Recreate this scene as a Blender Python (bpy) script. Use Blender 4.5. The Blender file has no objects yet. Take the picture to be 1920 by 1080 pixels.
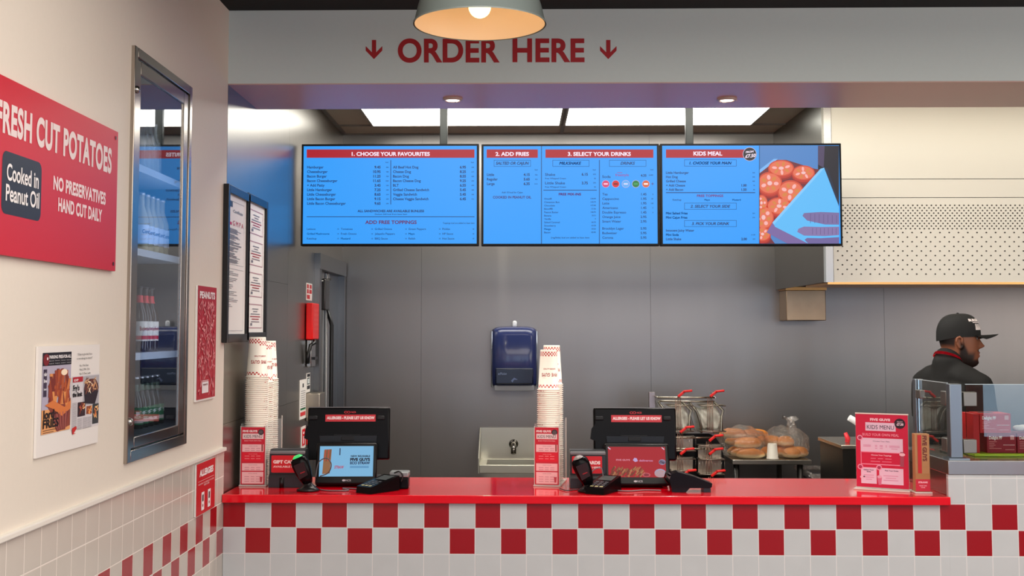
import bpy, bmesh, math, random
import numpy as np
from mathutils import Vector, Matrix, geometry
random.seed(7)
PI = math.pi
S = bpy.context.scene
COL = S.collection

# ------------------------------------------------------------------ camera
F_PX, CX, CY = 2240.3, 927.5, 475.3
YAW, PITCH, ROLL = 0.0202, 0.0639, 0.0006
CAM = Vector((1.165, -4.716, 1.722))
fwd = Vector((-math.sin(YAW)*math.cos(PITCH), math.cos(YAW)*math.cos(PITCH), math.sin(PITCH)))
rgt = Vector((math.cos(YAW), math.sin(YAW), 0)); upv = rgt.cross(fwd)
rgt, upv = math.cos(ROLL)*rgt+math.sin(ROLL)*upv, -math.sin(ROLL)*rgt+math.cos(ROLL)*upv
cd = bpy.data.cameras.new('camera'); cam = bpy.data.objects.new('camera', cd); COL.objects.link(cam)
cd.sensor_width = 36; cd.lens = F_PX/1920*36
cd.shift_x = (960-CX)/1920; cd.shift_y = (CY-540)/1920
cd.clip_start = .05
m = Matrix((rgt, upv, -fwd)).transposed().to_4x4(); m.translation = CAM
cam.matrix_world = m
S.camera = cam
S.view_settings.view_transform = 'Standard'; S.view_settings.look = 'None'
S.view_settings.gamma = 1; S.view_settings.use_curve_mapping = False
S.view_settings.exposure = 0.0

def bp(px, py, X=None, Y=None, Z=None):
    """point of the photograph's pixel on the plane X=, Y= or Z="""
    d = fwd*F_PX + rgt*(px-CX) - upv*(py-CY)
    if X is not None: t = (X-CAM.x)/d.x
    elif Y is not None: t = (Y-CAM.y)/d.y
    else: t = (Z-CAM.z)/d.z
    return CAM + d*t

# ------------------------------------------------------------------ world and light
W = bpy.data.worlds.new('world'); S.world = W; W.use_nodes = True
W.node_tree.nodes['Background'].inputs[0].default_value = (.75, .85, 1, 1)
W.node_tree.nodes['Background'].inputs[1].default_value = .05
def area(name, loc, rot, sx, sy, power, col):
    l = bpy.data.lights.new(name, 'AREA'); l.shape = 'RECTANGLE'; l.size = sx; l.size_y = sy
    l.energy = power; l.color = col
    o = bpy.data.objects.new(name, l); COL.objects.link(o); o.location = loc; o.rotation_euler = rot
    return o
def point(name, loc, power, col, r=.05):
    l = bpy.data.lights.new(name, 'POINT'); l.energy = power; l.color = col; l.shadow_soft_size = r
    o = bpy.data.objects.new(name, l); COL.objects.link(o); o.location = loc
    return o
# the dining room's ceiling lamps; daylight comes from the lit windows of the shop front, built below
area('dining_lamps', (2.9, -4.4, 2.93), (0, 0, 0), 4.8, 5.4, 310, (1, .93, .85))
area('side_fill', (7.0, -3.4, 1.9), (PI/2, 0, PI/2), 5.0, 1.8, 85, (1, .95, .88))  # added fill from the right to brighten the left wall; no window there
# kitchen lamps over the cooking line and an added pass fill, out of the photograph behind the bulkhead
area('kitchen_lamps', (3.6, 1.05, 2.98), (math.radians(18), 0, 0), 2.6, .45, 22, (1, .92, .80))
area('pass_fill', (1.5, 1.0, 2.98), (math.radians(12), 0, 0), 2.4, .3, 40, (1, .95, .86))  # added fill to brighten the bread and fry paper
area('far_wall_fill', (3.2, -8.2, 2.93), (math.radians(-35), 0, 0), 6, .3, 70, (1, .88, .75))  # added fill, unseen, washing the shop front wall for its reflections

# ------------------------------------------------------------------ materials
def lin(c):
    return tuple((v/255/12.92 if v/255 <= .04045 else ((v/255+.055)/1.055)**2.4) for v in c)+(1,)
_M = {}
def mat(name, rgb=(200,200,200), rough=.5, metal=0, emit=0, trans=0, alpha=1, noise=0, nscale=40, coat=0, ior=1.45, bump=0, stretch=None, aniso=0, spec=.5):
    if name in _M: return _M[name]
    M = bpy.data.materials.new(name); M.use_nodes = True; _M[name] = M
    nt = M.node_tree; b = nt.nodes['Principled BSDF']; c = lin(rgb)
    b.inputs['Base Color'].default_value = c
    b.inputs['Roughness'].default_value = rough; b.inputs['Metallic'].default_value = metal
    b.inputs['IOR'].default_value = ior; b.inputs['Specular IOR Level'].default_value = spec
    b.inputs['Coat Weight'].default_value = coat; b.inputs['Coat Roughness'].default_value = .06
    b.inputs['Transmission Weight'].default_value = trans; b.inputs['Alpha'].default_value = alpha
    b.inputs['Anisotropic'].default_value = aniso
    if emit:
        b.inputs['Emission Color'].default_value = c; b.inputs['Emission Strength'].default_value = emit
        b.inputs['Base Color'].default_value = (.02, .02, .02, 1)
    if noise or bump:
        tc = nt.nodes.new('ShaderNodeTexCoord'); mp = nt.nodes.new('ShaderNodeMapping')
        mp.inputs['Scale'].default_value = stretch or (1, 1, 1)
        nz = nt.nodes.new('ShaderNodeTexNoise'); nz.inputs['Scale'].default_value = nscale; nz.inputs['Detail'].default_value = 4
        nt.links.new(tc.outputs['Object'], mp.inputs[0]); nt.links.new(mp.outputs[0], nz.inputs['Vector'])
        if noise:
            mx = nt.nodes.new('ShaderNodeMix'); mx.data_type = 'RGBA'
            mx.inputs[6].default_value = tuple(v*(1-noise) for v in c[:3])+(1,)
            mx.inputs[7].default_value = tuple(min(1, v*(1+noise)) for v in c[:3])+(1,)
            nt.links.new(nz.outputs['Fac'], mx.inputs[0]); nt.links.new(mx.outputs[2], b.inputs['Base Color'])
        if bump:
            bu = nt.nodes.new('ShaderNodeBump'); bu.inputs['Strength'].default_value = bump; bu.inputs['Distance'].default_value = .01
            nt.links.new(nz.outputs['Fac'], bu.inputs['Height']); nt.links.new(bu.outputs[0], b.inputs['Normal'])
    return M
class N:
    """tiny helper for chains of math nodes"""
    def __init__(s, nt): s.nt = nt
    def m(s, op, a, b=None, c=None):
        n = s.nt.nodes.new('ShaderNodeMath'); n.operation = op
        for i, v in enumerate((a, b, c)):
            if v is None: continue
            if isinstance(v, (int, float)): n.inputs[i].default_value = v
            else: s.nt.links.new(v, n.inputs[i])
        return n.outputs[0]
    def mix(s, f, a, b):
        n = s.nt.nodes.new('ShaderNodeMix'); n.data_type = 'RGBA'
        for i, v in ((0, f), (6, a), (7, b)):
            if isinstance(v, (int, float, tuple)): n.inputs[i].default_value = v
            else: s.nt.links.new(v, n.inputs[i])
        return n.outputs[2]
def tile_mat(name, axis, k0, sign, parity, white, grout, red=(156,4,16), checker=True):
    """10 cm glazed tiles; the two rows around z = 0.95 are a red and white checker"""
    M = bpy.data.materials.new(name); M.use_nodes = True; nt = M.node_tree; q = N(nt); b = nt.nodes['Principled BSDF']
    g = nt.nodes.new('ShaderNodeNewGeometry'); sp = nt.nodes.new('ShaderNodeSeparateXYZ'); nt.links.new(g.outputs['Position'], sp.inputs[0])
    u = q.m('MULTIPLY', q.m('SUBTRACT', q.m('MULTIPLY', sp.outputs[axis], sign), k0), 10)
    v = q.m('MULTIPLY', q.m('SUBTRACT', sp.outputs[2], .95), 10)
    cu, cv = q.m('FLOOR', u), q.m('FLOOR', v)
    par = q.m('PINGPONG', q.m('ADD', q.m('ADD', cu, cv), 100+parity), 1)     # 0 or 1
    inr = q.m('MULTIPLY', q.m('GREATER_THAN', v, -1), q.m('LESS_THAN', v, 1))
    isred = q.m('MULTIPLY', par, inr)
    fu, fv = q.m('FRACT', u), q.m('FRACT', v)
    du = q.m('MINIMUM', fu, q.m('SUBTRACT', 1, fu)); dv = q.m('MINIMUM', fv, q.m('SUBTRACT', 1, fv))
    d = q.m('MINIMUM', du, dv)
    gr = q.m('LESS_THAN', d, .016)
    nz = nt.nodes.new('ShaderNodeTexNoise'); nz.inputs['Scale'].default_value = 9
    nt.links.new(g.outputs['Position'], nz.inputs['Vector'])
    w0 = lin(white); w = q.mix(nz.outputs['Fac'], tuple(x*.94 for x in w0[:3])+(1,), tuple(min(1, x*1.05) for x in w0[:3])+(1,))
    col = q.mix(gr, q.mix(isred, w, lin(red)) if checker else w, lin(grout))
    nt.links.new(col, b.inputs['Base Color'])
    nt.links.new(q.m('ADD', q.m('MULTIPLY', gr, .5), .22), b.inputs['Roughness'])
    bu = nt.nodes.new('ShaderNodeBump'); bu.inputs['Strength'].default_value = .35; bu.inputs['Distance'].default_value = .0015
    nt.links.new(q.m('MINIMUM', d, .05), bu.inputs['Height']); bu.inputs['Distance'].default_value = .02
    nt.links.new(bu.outputs[0], b.inputs['Normal'])
    return M

# ------------------------------------------------------------------ geometry helpers
class MB:
    def __init__(s): s.bm = bmesh.new(); s.mi = 0
    def _n(s, faces, smooth=False):
        for f in faces: f.material_index = s.mi; f.smooth = smooth
    def box(s, x0, x1, y0, y1, z0, z1, M=None, bev=0, seg=2):
        vs = [s.bm.verts.new(v) for v in ((x0,y0,z0),(x1,y0,z0),(x1,y1,z0),(x0,y1,z0),(x0,y0,z1),(x1,y0,z1),(x1,y1,z1),(x0,y1,z1))]
        fs = [s.bm.faces.new([vs[i] for i in q]) for q in ((0,3,2,1),(4,5,6,7),(0,1,5,4),(1,2,6,5),(2,3,7,6),(3,0,4,7))]
        s._n(fs)
        if bev:
            es = list({e for f in fs for e in f.edges})
            r = bmesh.ops.bevel(s.bm, geom=es, offset=bev, segments=seg, affect='EDGES', profile=.5)
            vs = list({v for f in r['faces'] for v in f.verts} | {v for v in vs if v.is_valid})
            s._n(r['faces'], True)
        if M is not None: bmesh.ops.transform(s.bm, matrix=M, verts=[v for v in vs if v.is_valid])
        return s
    def hexa(s, b, t):
        """a box from four bottom and four top corners"""
        vs = [s.bm.verts.new(v) for v in list(b)+list(t)]
        s._n([s.bm.faces.new([vs[i] for i in q]) for q in ((0,3,2,1),(4,5,6,7),(0,1,5,4),(1,2,6,5),(2,3,7,6),(3,0,4,7))]); return s
    def tube(s, pts, r, n=8, cap=True, closed=False):
        pts = [Vector(p) for p in pts]; rs = r if isinstance(r, (list, tuple)) else [r]*len(pts)
        rings = []; prev = None
        for i, p in enumerate(pts):
            a = pts[max(i-1, 0)]; b = pts[min(i+1, len(pts)-1)]
            if closed: a = pts[i-1]; b = pts[(i+1) % len(pts)]
            t = (b-a).normalized()
            if prev is None: u = t.orthogonal().normalized()
            else: u = (prev - t*prev.dot(t)).normalized()
            prev = u; w = t.cross(u)
            rings.append([s.bm.verts.new(p+(u*math.cos(2*PI*k/n)+w*math.sin(2*PI*k/n))*rs[i]) for k in range(n)])
        fs = []
        R = list(zip(rings, rings[1:]))+([(rings[-1], rings[0])] if closed else [])
        for A, B in R:
            for k in range(n): fs.append(s.bm.faces.new((A[k], A[(k+1)%n], B[(k+1)%n], B[k])))
        s._n(fs, True)
        if cap and not closed: s._n([s.bm.faces.new(rings[0][::-1]), s.bm.faces.new(rings[-1])])
        return s
    def lathe(s, prof, c=(0,0,0), n=24, M=None, smooth=True):
        """prof = list of (radius, z)"""
        c = Vector(c); rings = []; vs = []
        for r, z in prof:
            if r < 1e-6: ring = [s.bm.verts.new(c+Vector((0,0,z)))]
            else: ring = [s.bm.verts.new(c+Vector((r*math.cos(2*PI*k/n), r*math.sin(2*PI*k/n), z))) for k in range(n)]
            rings.append(ring); vs += ring
        fs = []
        for A, B in zip(rings, rings[1:]):
            for k in range(n):
                k2 = (k+1) % n
                if len(A) == 1 and len(B) == 1: continue
                if len(A) == 1: fs.append(s.bm.faces.new((A[0], B[k2], B[k])))
                elif len(B) == 1: fs.append(s.bm.faces.new((A[k], A[k2], B[0])))
                else: fs.append(s.bm.faces.new((A[k], A[k2], B[k2], B[k])))
        s._n(fs, smooth)
        if M is not None: bmesh.ops.transform(s.bm, matrix=M, verts=vs)
        return s
    def prism(s, poly, a, b, M=None, smooth=False):
        """poly in (u, v) = (x, z), extruded along y from a to b"""
        A = [s.bm.verts.new((u, a, v)) for u, v in poly]; B = [s.bm.verts.new((u, b, v)) for u, v in poly]
        n = len(poly); fs = [s.bm.faces.new(A), s.bm.faces.new(B[::-1])]; s._n(fs)
        sd = [s.bm.faces.new((A[i], B[i], B[(i+1)%n], A[(i+1)%n])) for i in range(n)]; s._n(sd, smooth)
        if M is not None: bmesh.ops.transform(s.bm, matrix=M, verts=A+B)
        return s
    def ball(s, c, r, n=16, sc=(1,1,1), M=None):
        k = n//2
        pr = [(math.sin(PI*i/k), -math.cos(PI*i/k)) for i in range(k+1)]
        mm = Matrix.Translation(c) @ (M or Matrix()) @ Matrix.Diagonal((r*sc[0], r*sc[1], r*sc[2], 1))
        return s.lathe([(0 if i in (0, k) else a, b) for i, (a, b) in enumerate(pr)], n=n, M=mm)
    def build(s, name, mats, parent=None, local=False, calc=True):
        if calc: bmesh.ops.recalc_face_normals(s.bm, faces=s.bm.faces)
        me = bpy.data.meshes.new(name); s.bm.to_mesh(me); s.bm.free()
        for q in (mats if isinstance(mats, (list, tuple)) else [mats]): me.materials.append(q)
        return link(name, me, parent, local)
def wm(o):
    m = Matrix()
    while o: m = o.matrix_basis @ m; o = o.parent
    return m
def link(name, me, parent=None, local=False):
    o = bpy.data.objects.new(name, me); COL.objects.link(o)
    if parent is not None:
        o.parent = parent
        if not local: me.transform(wm(parent).inverted())
    return o
def thing(name, label, cat, loc=(0,0,0), rz=0, group=None):
    o = bpy.data.objects.new(name, None); COL.objects.link(o); o.empty_display_size = .05
    o.location = loc; o.rotation_euler = (0, 0, rz); o['label'] = label; o['category'] = cat
    if group: o['group'] = group
    return o
def tag(o, label, cat, group=None):
    o['label'] = label; o['category'] = cat
    if group: o['group'] = group
    return o
def structure(name, mb, mats):
    o = mb.build(name, mats); o['kind'] = 'structure'; return o
def dup(root, loc, rz=None, label=None, group=None):
    r = root.copy(); COL.objects.link(r); r.location = loc
    if rz is not None: r.rotation_euler = (0, 0, rz)
    if label: r['label'] = label
    if group: r['group'] = group
    def rec(a, b):
        for ch in a.children:
            c = ch.copy(); COL.objects.link(c); c.parent = b; rec(ch, c)
    rec(root, r)
    return r

# ------------------------------------------------------------------ lettering
_T = {}
def glyphs(txt, bold=0, shear=0, sp=1, res=3):
    key = (txt, bold, shear, sp, res)
    if key in _T: return _T[key]
    if 'M' in txt and bold > 0:      # thicken by overlapping copies: an outset spoils this letter
        vs, fs, a, b = glyphs(txt, 0, shear, sp, res); V2 = []; F2 = []; q = bold*.95
        for dx, dy in ((-q,-q),(q,-q),(q,q),(-q,q)):
            k0 = len(V2); V2 += [(x+dx, y+dy) for x, y in vs]; F2 += [tuple(i+k0 for i in f) for f in fs]
        _T[key] = (V2, F2, a-q, b+q); return _T[key]
    cu = bpy.data.curves.new('t', 'FONT'); cu.body = txt; cu.size = 1; cu.offset = bold; cu.shear = shear; cu.resolution_u = res; cu.space_character = sp
    cu.fill_mode = 'FRONT'
    o = bpy.data.objects.new('t', cu); COL.objects.link(o)
    dg = bpy.context.evaluated_depsgraph_get(); dg.update(); me = o.evaluated_get(dg).to_mesh()
    vs = [(v.co.x, v.co.y) for v in me.vertices]; fs = [tuple(p.vertices) for p in me.polygons]
    o.evaluated_get(dg).to_mesh_clear(); bpy.data.objects.remove(o); bpy.data.curves.remove(cu)
    if vs:
        xs = [v[0] for v in vs]; r = (vs, fs, min(xs), max(xs))
    else: r = ([], [], 0, 1)
    _T[key] = r; return r
_h = glyphs('H'); CAP = max(v[1] for v in _h[0])
class Sheet:
    """flat print on a surface: f maps (u, v) to the surface, n is its outward normal"""
    def __init__(s, f, n, emit=0, base=.0006, step=.0004, rough=.45, flip=False, tagname=''):
        s.f = f; s.n = Vector(n).normalized(); s.emit = emit; s.base = base; s.step = step; s.rough = rough
        s.V = []; s.Fc = []; s.mats = []; s.flip = flip; s.clip = None
    def _m(s, col, e=None):
        e = s.emit if e is None else e
        key = ('glow' if e else 'print')+'_%d_%d_%d' % tuple(col)+('_%g' % e if e else '')
        M = mat(key, col, rough=s.rough, emit=e, spec=.08 if e else .5)
        if M not in s.mats: s.mats.append(M)
        return s.mats.index(M)
    def tri(s, pts, faces, col, l=0, e=None):
        if s.clip: c_ = s.clip; pts = [(min(c_[2], max(c_[0], u)), min(c_[3], max(c_[1], v))) for u, v in pts]
        k = len(s.V); mi = s._m(col, e); off = s.n*(s.base+l*s.step)
        s.V += [s.f(u, v)+off for u, v in pts]
        for f in faces: s.Fc.append((tuple(k+i for i in f), mi))
        return s
    def rect(s, u0, v0, u1, v1, col, l=0, e=None):
        return s.tri([(u0,v0),(u1,v0),(u1,v1),(u0,v1)], [(0,1,2,3)], col, l, e)
    def poly(s, pts, col, l=0, e=None):
        t = geometry.tessellate_polygon([[Vector((a, b, 0)) for a, b in pts]])
        return s.tri(pts, t, col, l, e)
    def ell(s, u, v, ru, rv, col, l=0, n=20, rot=0, e=None):
        c, q = math.cos(rot), math.sin(rot)
        pts = [(u+ru*math.cos(2*PI*i/n)*c-rv*math.sin(2*PI*i/n)*q, v+ru*math.cos(2*PI*i/n)*q+rv*math.sin(2*PI*i/n)*c) for i in range(n)]
        return s.tri(pts, [tuple(range(n))], col, l, e)
    def box(s, u0, v0, u1, v1, w, col, l=0):
        s.rect(u0, v0, u1, v0+w, col, l); s.rect(u0, v1-w, u1, v1, col, l)
        s.rect(u0, v0, u0+w, v1, col, l); return s.rect(u1-w, v0, u1, v1, col, l)
    def rrect(s, u0, v0, u1, v1, r, col, l=0):
        r2 = r if isinstance(r, tuple) else (r, r); P = []
        for cx, cy, a in ((u1-r2[0], v0+r2[1]*(1 if v1 > v0 else -1), -90), (u1-r2[0], v1-r2[1]*(1 if v1 > v0 else -1), 0), (u0+r2[0], v1-r2[1]*(1 if v1 > v0 else -1), 90), (u0+r2[0], v0+r2[1]*(1 if v1 > v0 else -1), 180)):
            for i in range(5):
                t = math.radians(a+i*22.5); P.append((cx+r2[0]*math.cos(t), cy+r2[1]*math.sin(t)*(1 if v1 > v0 else -1)))
        return s.poly(P, col, l)
    def text(s, txt, u, v, h, col, l=1, u1=None, al='l', bold=.012, shear=0, xs=1, vdir=-1, sp=1, e=None, dv=0, res=3):
        """cap height h, baseline v; from u to u1, or anchored at u"""
        if 'M' in txt and not (s.emit if e is None else e): bold = 0
        vs, fs, a, b = glyphs(txt, bold, shear, sp, res)
        if not vs: return s
        k = h/CAP
        if u1 is not None: kx = (u1-u)/(b-a); u0 = u
        else:
            kx = k*xs; w = (b-a)*kx; u0 = u-(w/2 if al == 'c' else (w if al == 'r' else 0))
        W_ = (b-a)*kx
        return s.tri([(u0+(x-a)*kx, v+vdir*y*k+dv*((x-a)*kx)/W_) for x, y in vs], fs, col, l, e)
    def build(s, name, parent=None):
        me = bpy.data.meshes.new(name); me.from_pydata([tuple(v) for v in s.V], [], [f for f, _ in s.Fc])
        for M in s.mats: me.materials.append(M)
        for p, (_, mi) in zip(me.polygons, s.Fc):
            p.material_index = mi
        me.update()
        bm = bmesh.new(); bm.from_mesh(me)
        for f in bm.faces:
            if f.normal.dot(s.n) < 0: f.normal_flip()
        bm.to_mesh(me); bm.free()
        return link(name, me, parent)
def wrap_text(txt, r0, r1, z, h, ang, span, flip=False, bold=.02):
    """lettering wrapped round an upright cone: returns verts, faces"""
    vs, fs, a, b = glyphs(txt, bold, 0, 1.08); k = h/CAP; out = []
    for x, y in vs:
        t = (x-a)/(b-a)-.5; zz = z+y*k
        if flip: t = -t; zz = z-y*k
        th = ang+t*span
        rr = r0+(r1-r0)*zz
        out.append((rr*math.cos(th), rr*math.sin(th), zz))
    return out, fs
# ================================================================== THE SETTING
ZC = bp(720, 928.5, Y=-.03).z            # top of the red counter
steel = mat('brushed_steel', (172,170,166), .27, 1, noise=.06, nscale=6, stretch=(1,1,.05), bump=.015)
steel_wall = mat('steel_wall_cladding', (138,134,131), .33, 1, noise=.05, nscale=3, stretch=(2,2,.15), bump=.01)
steel_side = mat('steel_side_cladding', (154,150,142), .3, 1, noise=.05, nscale=3, stretch=(2,2,.2), bump=.006)
steel_dark = mat('dark_steel', (92,90,88), .35, 1)
black = mat('black_plastic', (14,14,16), .32)
blackm = mat('black_matt', (20,20,22), .6)
paint = mat('wall_paint', (222,212,198), .55, noise=.02, nscale=60, bump=.04)
paint_b = mat('bulkhead_paint', (214,224,219), .5, noise=.02, nscale=60, bump=.03)
seam = mat('panel_seam', (84,82,80), .5, .6)
ZB = bp(900, 157, Y=0).z                 # underside of the bulkhead
ZT = bp(427, 20, Y=0).z                  # its top = the dining room's ceiling
ZK = 3.02; YB = 3.13; YS = bp(900, 204, Z=ZB).y
tile_front = tile_mat('front_tiles', 0, .0938, 1, 0, (198,200,200), (220,216,214))
tile_left = tile_mat('side_tiles', 1, .1, -1, 1, (196,187,176), (226,216,206))

structure('floor', MB().box(-.9, 7.2, -9.2, 3.3, -.05, 0), mat('floor_tiles', (84,70,64), .4, noise=.15, nscale=5))
structure('ceiling', MB().box(-.06, 7.2, -9.2, 0.0, ZT, ZT+.1).box(-.06, 7.2, 0.0, 3.3, ZT+.06, ZT+.1), mat('black_ceiling', (3,3,4), .8))
# left wall of the dining room with an opening for the drinks cabinet
cY0 = bp(247, 86, X=0).y; cY1 = bp(355, 163, X=0).y; cZ1 = (bp(247,86,X=0).z+bp(355,163,X=0).z)/2; cZ0 = (bp(229,868,X=0).z+bp(341,835,X=0).z)/2
oY0, oY1, oZ0, oZ1 = cY0+.02, cY1-.004, cZ0+.02, cZ1-.02
w = MB()
for y0, y1, z0, z1 in ((-9.2, oY0, 1.25, ZT), (oY1, 0, 1.25, ZT), (oY0, oY1, oZ1, ZT), (oY0, oY1, 1.25, oZ0)): w.box(-.02, 0, y0, y1, z0, z1)
structure('wall_left', w, paint)
structure('wall_left_tiled', MB().box(-.02, .006, -9.2, 0, 0, 1.25), tile_left)
structure('trim_1', MB().box(-.01, .016, -9.2, .004, 1.246, 1.262, bev=.004), mat('trim_white', (226,220,210), .35))
# bulkhead over the counter
structure('wall_bulkhead', MB().box(.0, 7.2, 0, YS, ZB+.004, ZT), paint_b)
structure('trim_soffit', MB().box(.0, 7.2, .004, YS-.002, ZB, ZB+.004), mat('soffit_bounce_tint', (204,172,160), .34))  # red bounce from the counter is put into this colour
# kitchen side
lw = MB()
ys = [.004, bp(541, 400, X=0).y, bp(600, 400, X=0).y-.25, YB]
dY0 = bp(589, 600, X=0).y; dY1 = bp(639, 600, X=0).y-.03; dZ = bp(589, 474, X=0).z
for a, b_ in ((.004, ys[1]), (ys[1], dY0)):
    zz = [0, 1.35, 1.95, ZK] if a < .1 else [0, 1.35, ZK]
    for z0, z1 in zip(zz, zz[1:]): lw.box(-.02, 0, a+.0008, b_-.0008, z0+.0006, z1-.0006)
lw.box(-.02, 0, dY0, YB, dZ, ZK)
lw.mi = 1; lw.box(-.04, -.004, .004, dY0, 0, ZK)
structure('wall_left_kitchen', lw, [steel_side, seam])
bw = MB(); xs = [-.02] + [bp(p, 600, Y=YB).x for p in (790, 1220, 1658)] + [7.2]
for a, b_ in zip(xs, xs[1:]): bw.box(a+.0008, b_-.0008, YB, YB+.02, 0, ZK)
bw.mi = 1; bw.box(-.1, 7.2, YB+.004, YB+.1, 0, ZK)
structure('wall_back', bw, [steel_wall, seam])
wr = MB().box(7.2, 7.3, -9.2, 3.3, 1.55, ZT+.1); wr.mi = 1; wr.box(7.2, 7.3, -9.2, 3.3, 0, 1.55)
structure('wall_right', wr, [mat('right_wall_grey', (150,160,172), .6), mat('right_wall_red', (206,44,58), .5)])
kc = MB(); kc.box(-.02, 7.2, YS, YB, ZK, ZK+.03)
structure('ceiling_kitchen', kc, mat('kitchen_ceiling', (184,168,150), .6, noise=.03, nscale=90))
tg = MB()
for x in (bp(1055, 240, Z=ZK).x-.012, -.0):
    tg.box(x, x+.024, YS+.01, YB, ZK-.006, ZK)
for y in (bp(900, 233, Z=ZK).y, YB-.022): tg.box(0, bp(1450,248,Y=YB).x, y, y+.022, ZK-.008, ZK)
structure('trim_ceiling_grid', tg, mat('grid_grey', (120,112,104), .5))
# shop front behind the camera: brown panelling, tall windows
fr = MB(); fr.box(-.1, 7.2, -9.2, -9.1, 0, .5); fr.box(-.1, 7.2, -9.2, -9.1, 2.6, ZT)
for i in range(9): fr.box(-.1+.9*i, .2+.9*i, -9.2, -9.1, .5, 2.6)
structure('wall_front', fr, mat('brown_panelling', (150,58,50), .5, noise=.2, nscale=4, stretch=(1,1,6)))
for i in range(8):
    structure('window_%d' % (i+1), MB().box(.2+.9*i, .8+.9*i, -9.17, -9.15, .5, 2.6), mat('daylit_glass', (186,212,236), .2, emit=3.7))

# ================================================================== COUNTER
yCB = bp(850, 895, Z=ZC).y; XR = bp(1783, 940, Y=-.03).x
red_gloss = mat('red_counter', (232,0,26), .12, coat=.6, noise=.02, nscale=30)
ct = thing('counter', 'long red topped order counter over red and white checkered tiles', 'counter', (1.4, .2, 0))
MB().box(.007, XR+.0018, 0, .02, 0, ZC-.0322).box(.007, XR-.02, .5, .52, 0, ZC-.032).build('tiled_front', tile_front, ct)
MB().box(.007, XR, -.03, yCB, ZC-.032, ZC, bev=.003).build('counter_top', red_gloss, ct)
# raised pass at the right end
zP = bp(1790, 864, Y=-.01).z; zPb = bp(1850, 890, Y=0).z
rc = thing('serving_ledge', 'raised stainless steel serving ledge at right end of the counter', 'counter', (XR+1.8, .3, zPb))
MB().box(XR+.002, 7.0, 0, .02, 0, zPb).build('tiled_front', tile_front, rc)
MB().box(XR+.001, 7.0, -.006, yCB+.0, zPb, zP, bev=.002).build('steel_top', steel, rc)
MB().box(XR+.002, XR+.014, .022, yCB+.0, 0, zPb).build('side_panel', mat('ledge_side', (170,150,146), .22, 1), rc)

# ================================================================== BULKHEAD LETTERING AND LAMPS
red_t = (176,24,30)
fB = lambda u, v: bp(u, v, Y=0)
sh = Sheet(fB, (0,-1,0), base=.0008)
L = []
o = thing('order_sign', 'large red ORDER HERE lettering on grey bulkhead above counter', 'sign', bp(920,100,Y=0))
sh.text('ORDER', 746, 115.5, 41, red_t, u1=937, bold=.03, res=10, sp=1.04)
sh.text('HERE', 961, 115, 41, red_t, u1=1096, bold=.03, res=10, sp=1.04)
sh.build('lettering', o)
for nm, cx in (('left', 701.3), ('right', 1140.5)):
    s2 = Sheet(fB, (0,-1,0), base=.0008)
    s2.poly([(cx-4,75),(cx+4,75),(cx+4,98),(cx+15.5,86.5),(cx+15.5,95),(cx,111),(cx-15.5,95),(cx-15.5,86.5),(cx-4,98)], red_t)
    a = s2.build('arrow_sign'); tag(a, 'red down arrow to the %s of the ORDER HERE lettering' % nm, 'arrow')
# pendant lamp
dl = 3.54; Yl = CAM.y+dl; rim = bp(899.5, 47, Y=Yl); R = 126.5*dl/F_PX
pl = thing('pendant_lamp', 'grey enamel dome pendant lamp with lit bulb hanging before bulkhead', 'lamp', rim)
outer = mat('grey_enamel', (128,138,134), .3, coat=.3); inner = mat('cream_enamel', (255,232,196), .5)
pr = [(R,0),(R*1.005,.004),(R*.985,.008),(R*.93,.055),(R*.86,.10),(R*.7,.135),(R*.45,.16),(R*.26,.175),(R*.22,.23),(R*.2,.26),(.02,.275)]
MB().lathe([(r, z) for r, z in pr], c=rim, n=64).build('shade', outer, pl)
pi = [(R-.004,.002),(R*.975,.008),(R*.92,.053),(R*.85,.096),(R*.69,.13),(R*.44,.154),(.03,.168),(0,.168)]
MB().lathe(pi, c=rim, n=64).build('shade_lining', inner, pl)
bc = rim+Vector((0,0,.055)); rb = 21.5*dl/F_PX
MB().ball(bc, rb, 24).build('bulb', mat('lit_bulb', (255,220,152), .3, emit=3.6), pl)
MB().lathe([(.0,.04),(.026,.04),(.026,.11),(.0,.11)], c=bc, n=24).build('bulb_socket', mat('white_ceramic', (225,220,210), .4), pl)
MB().tube([rim+Vector((0,0,.27)), (rim.x, rim.y, ZT)], .004).build('cable', black, pl)
point('pendant_bulb_light', bc-Vector((0,0,.05)), .35, (1,.66,.36), .03)
# downlights in the soffit
for i, (px, nm) in enumerate(((849, 'left'), (1363, 'right'))):
    c = bp(px, 187, Z=ZB-.004)
    d = thing('downlight', '%s of two small round downlights in the bulkhead underside' % nm, 'lamp', c)
    MB().lathe([(.042,.004),(.043,-.003),(.036,-.006),(.029,-.001),(.029,.004)], c=c, n=32).build('ring', mat('downlight_ring', (190,170,160), .35), d)
    MB().lathe([(0,.001),(.028,.001),(.026,-.004),(0,-.006)], c=c, n=24).build('lens', mat('downlight_lens', (255,250,235), .3, emit=5), d)
    sl = bpy.data.lights.new('downlight_beam', 'SPOT'); sl.energy = 42; sl.color = (1,.93,.82); sl.spot_size = math.radians(150); sl.spot_blend = 1; sl.shadow_soft_size = .03
    so = bpy.data.objects.new('downlight_beam', sl); COL.objects.link(so); so.location = c-Vector((0,0,.012)); so.rotation_euler = (math.radians(28), 0, 0)
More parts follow.
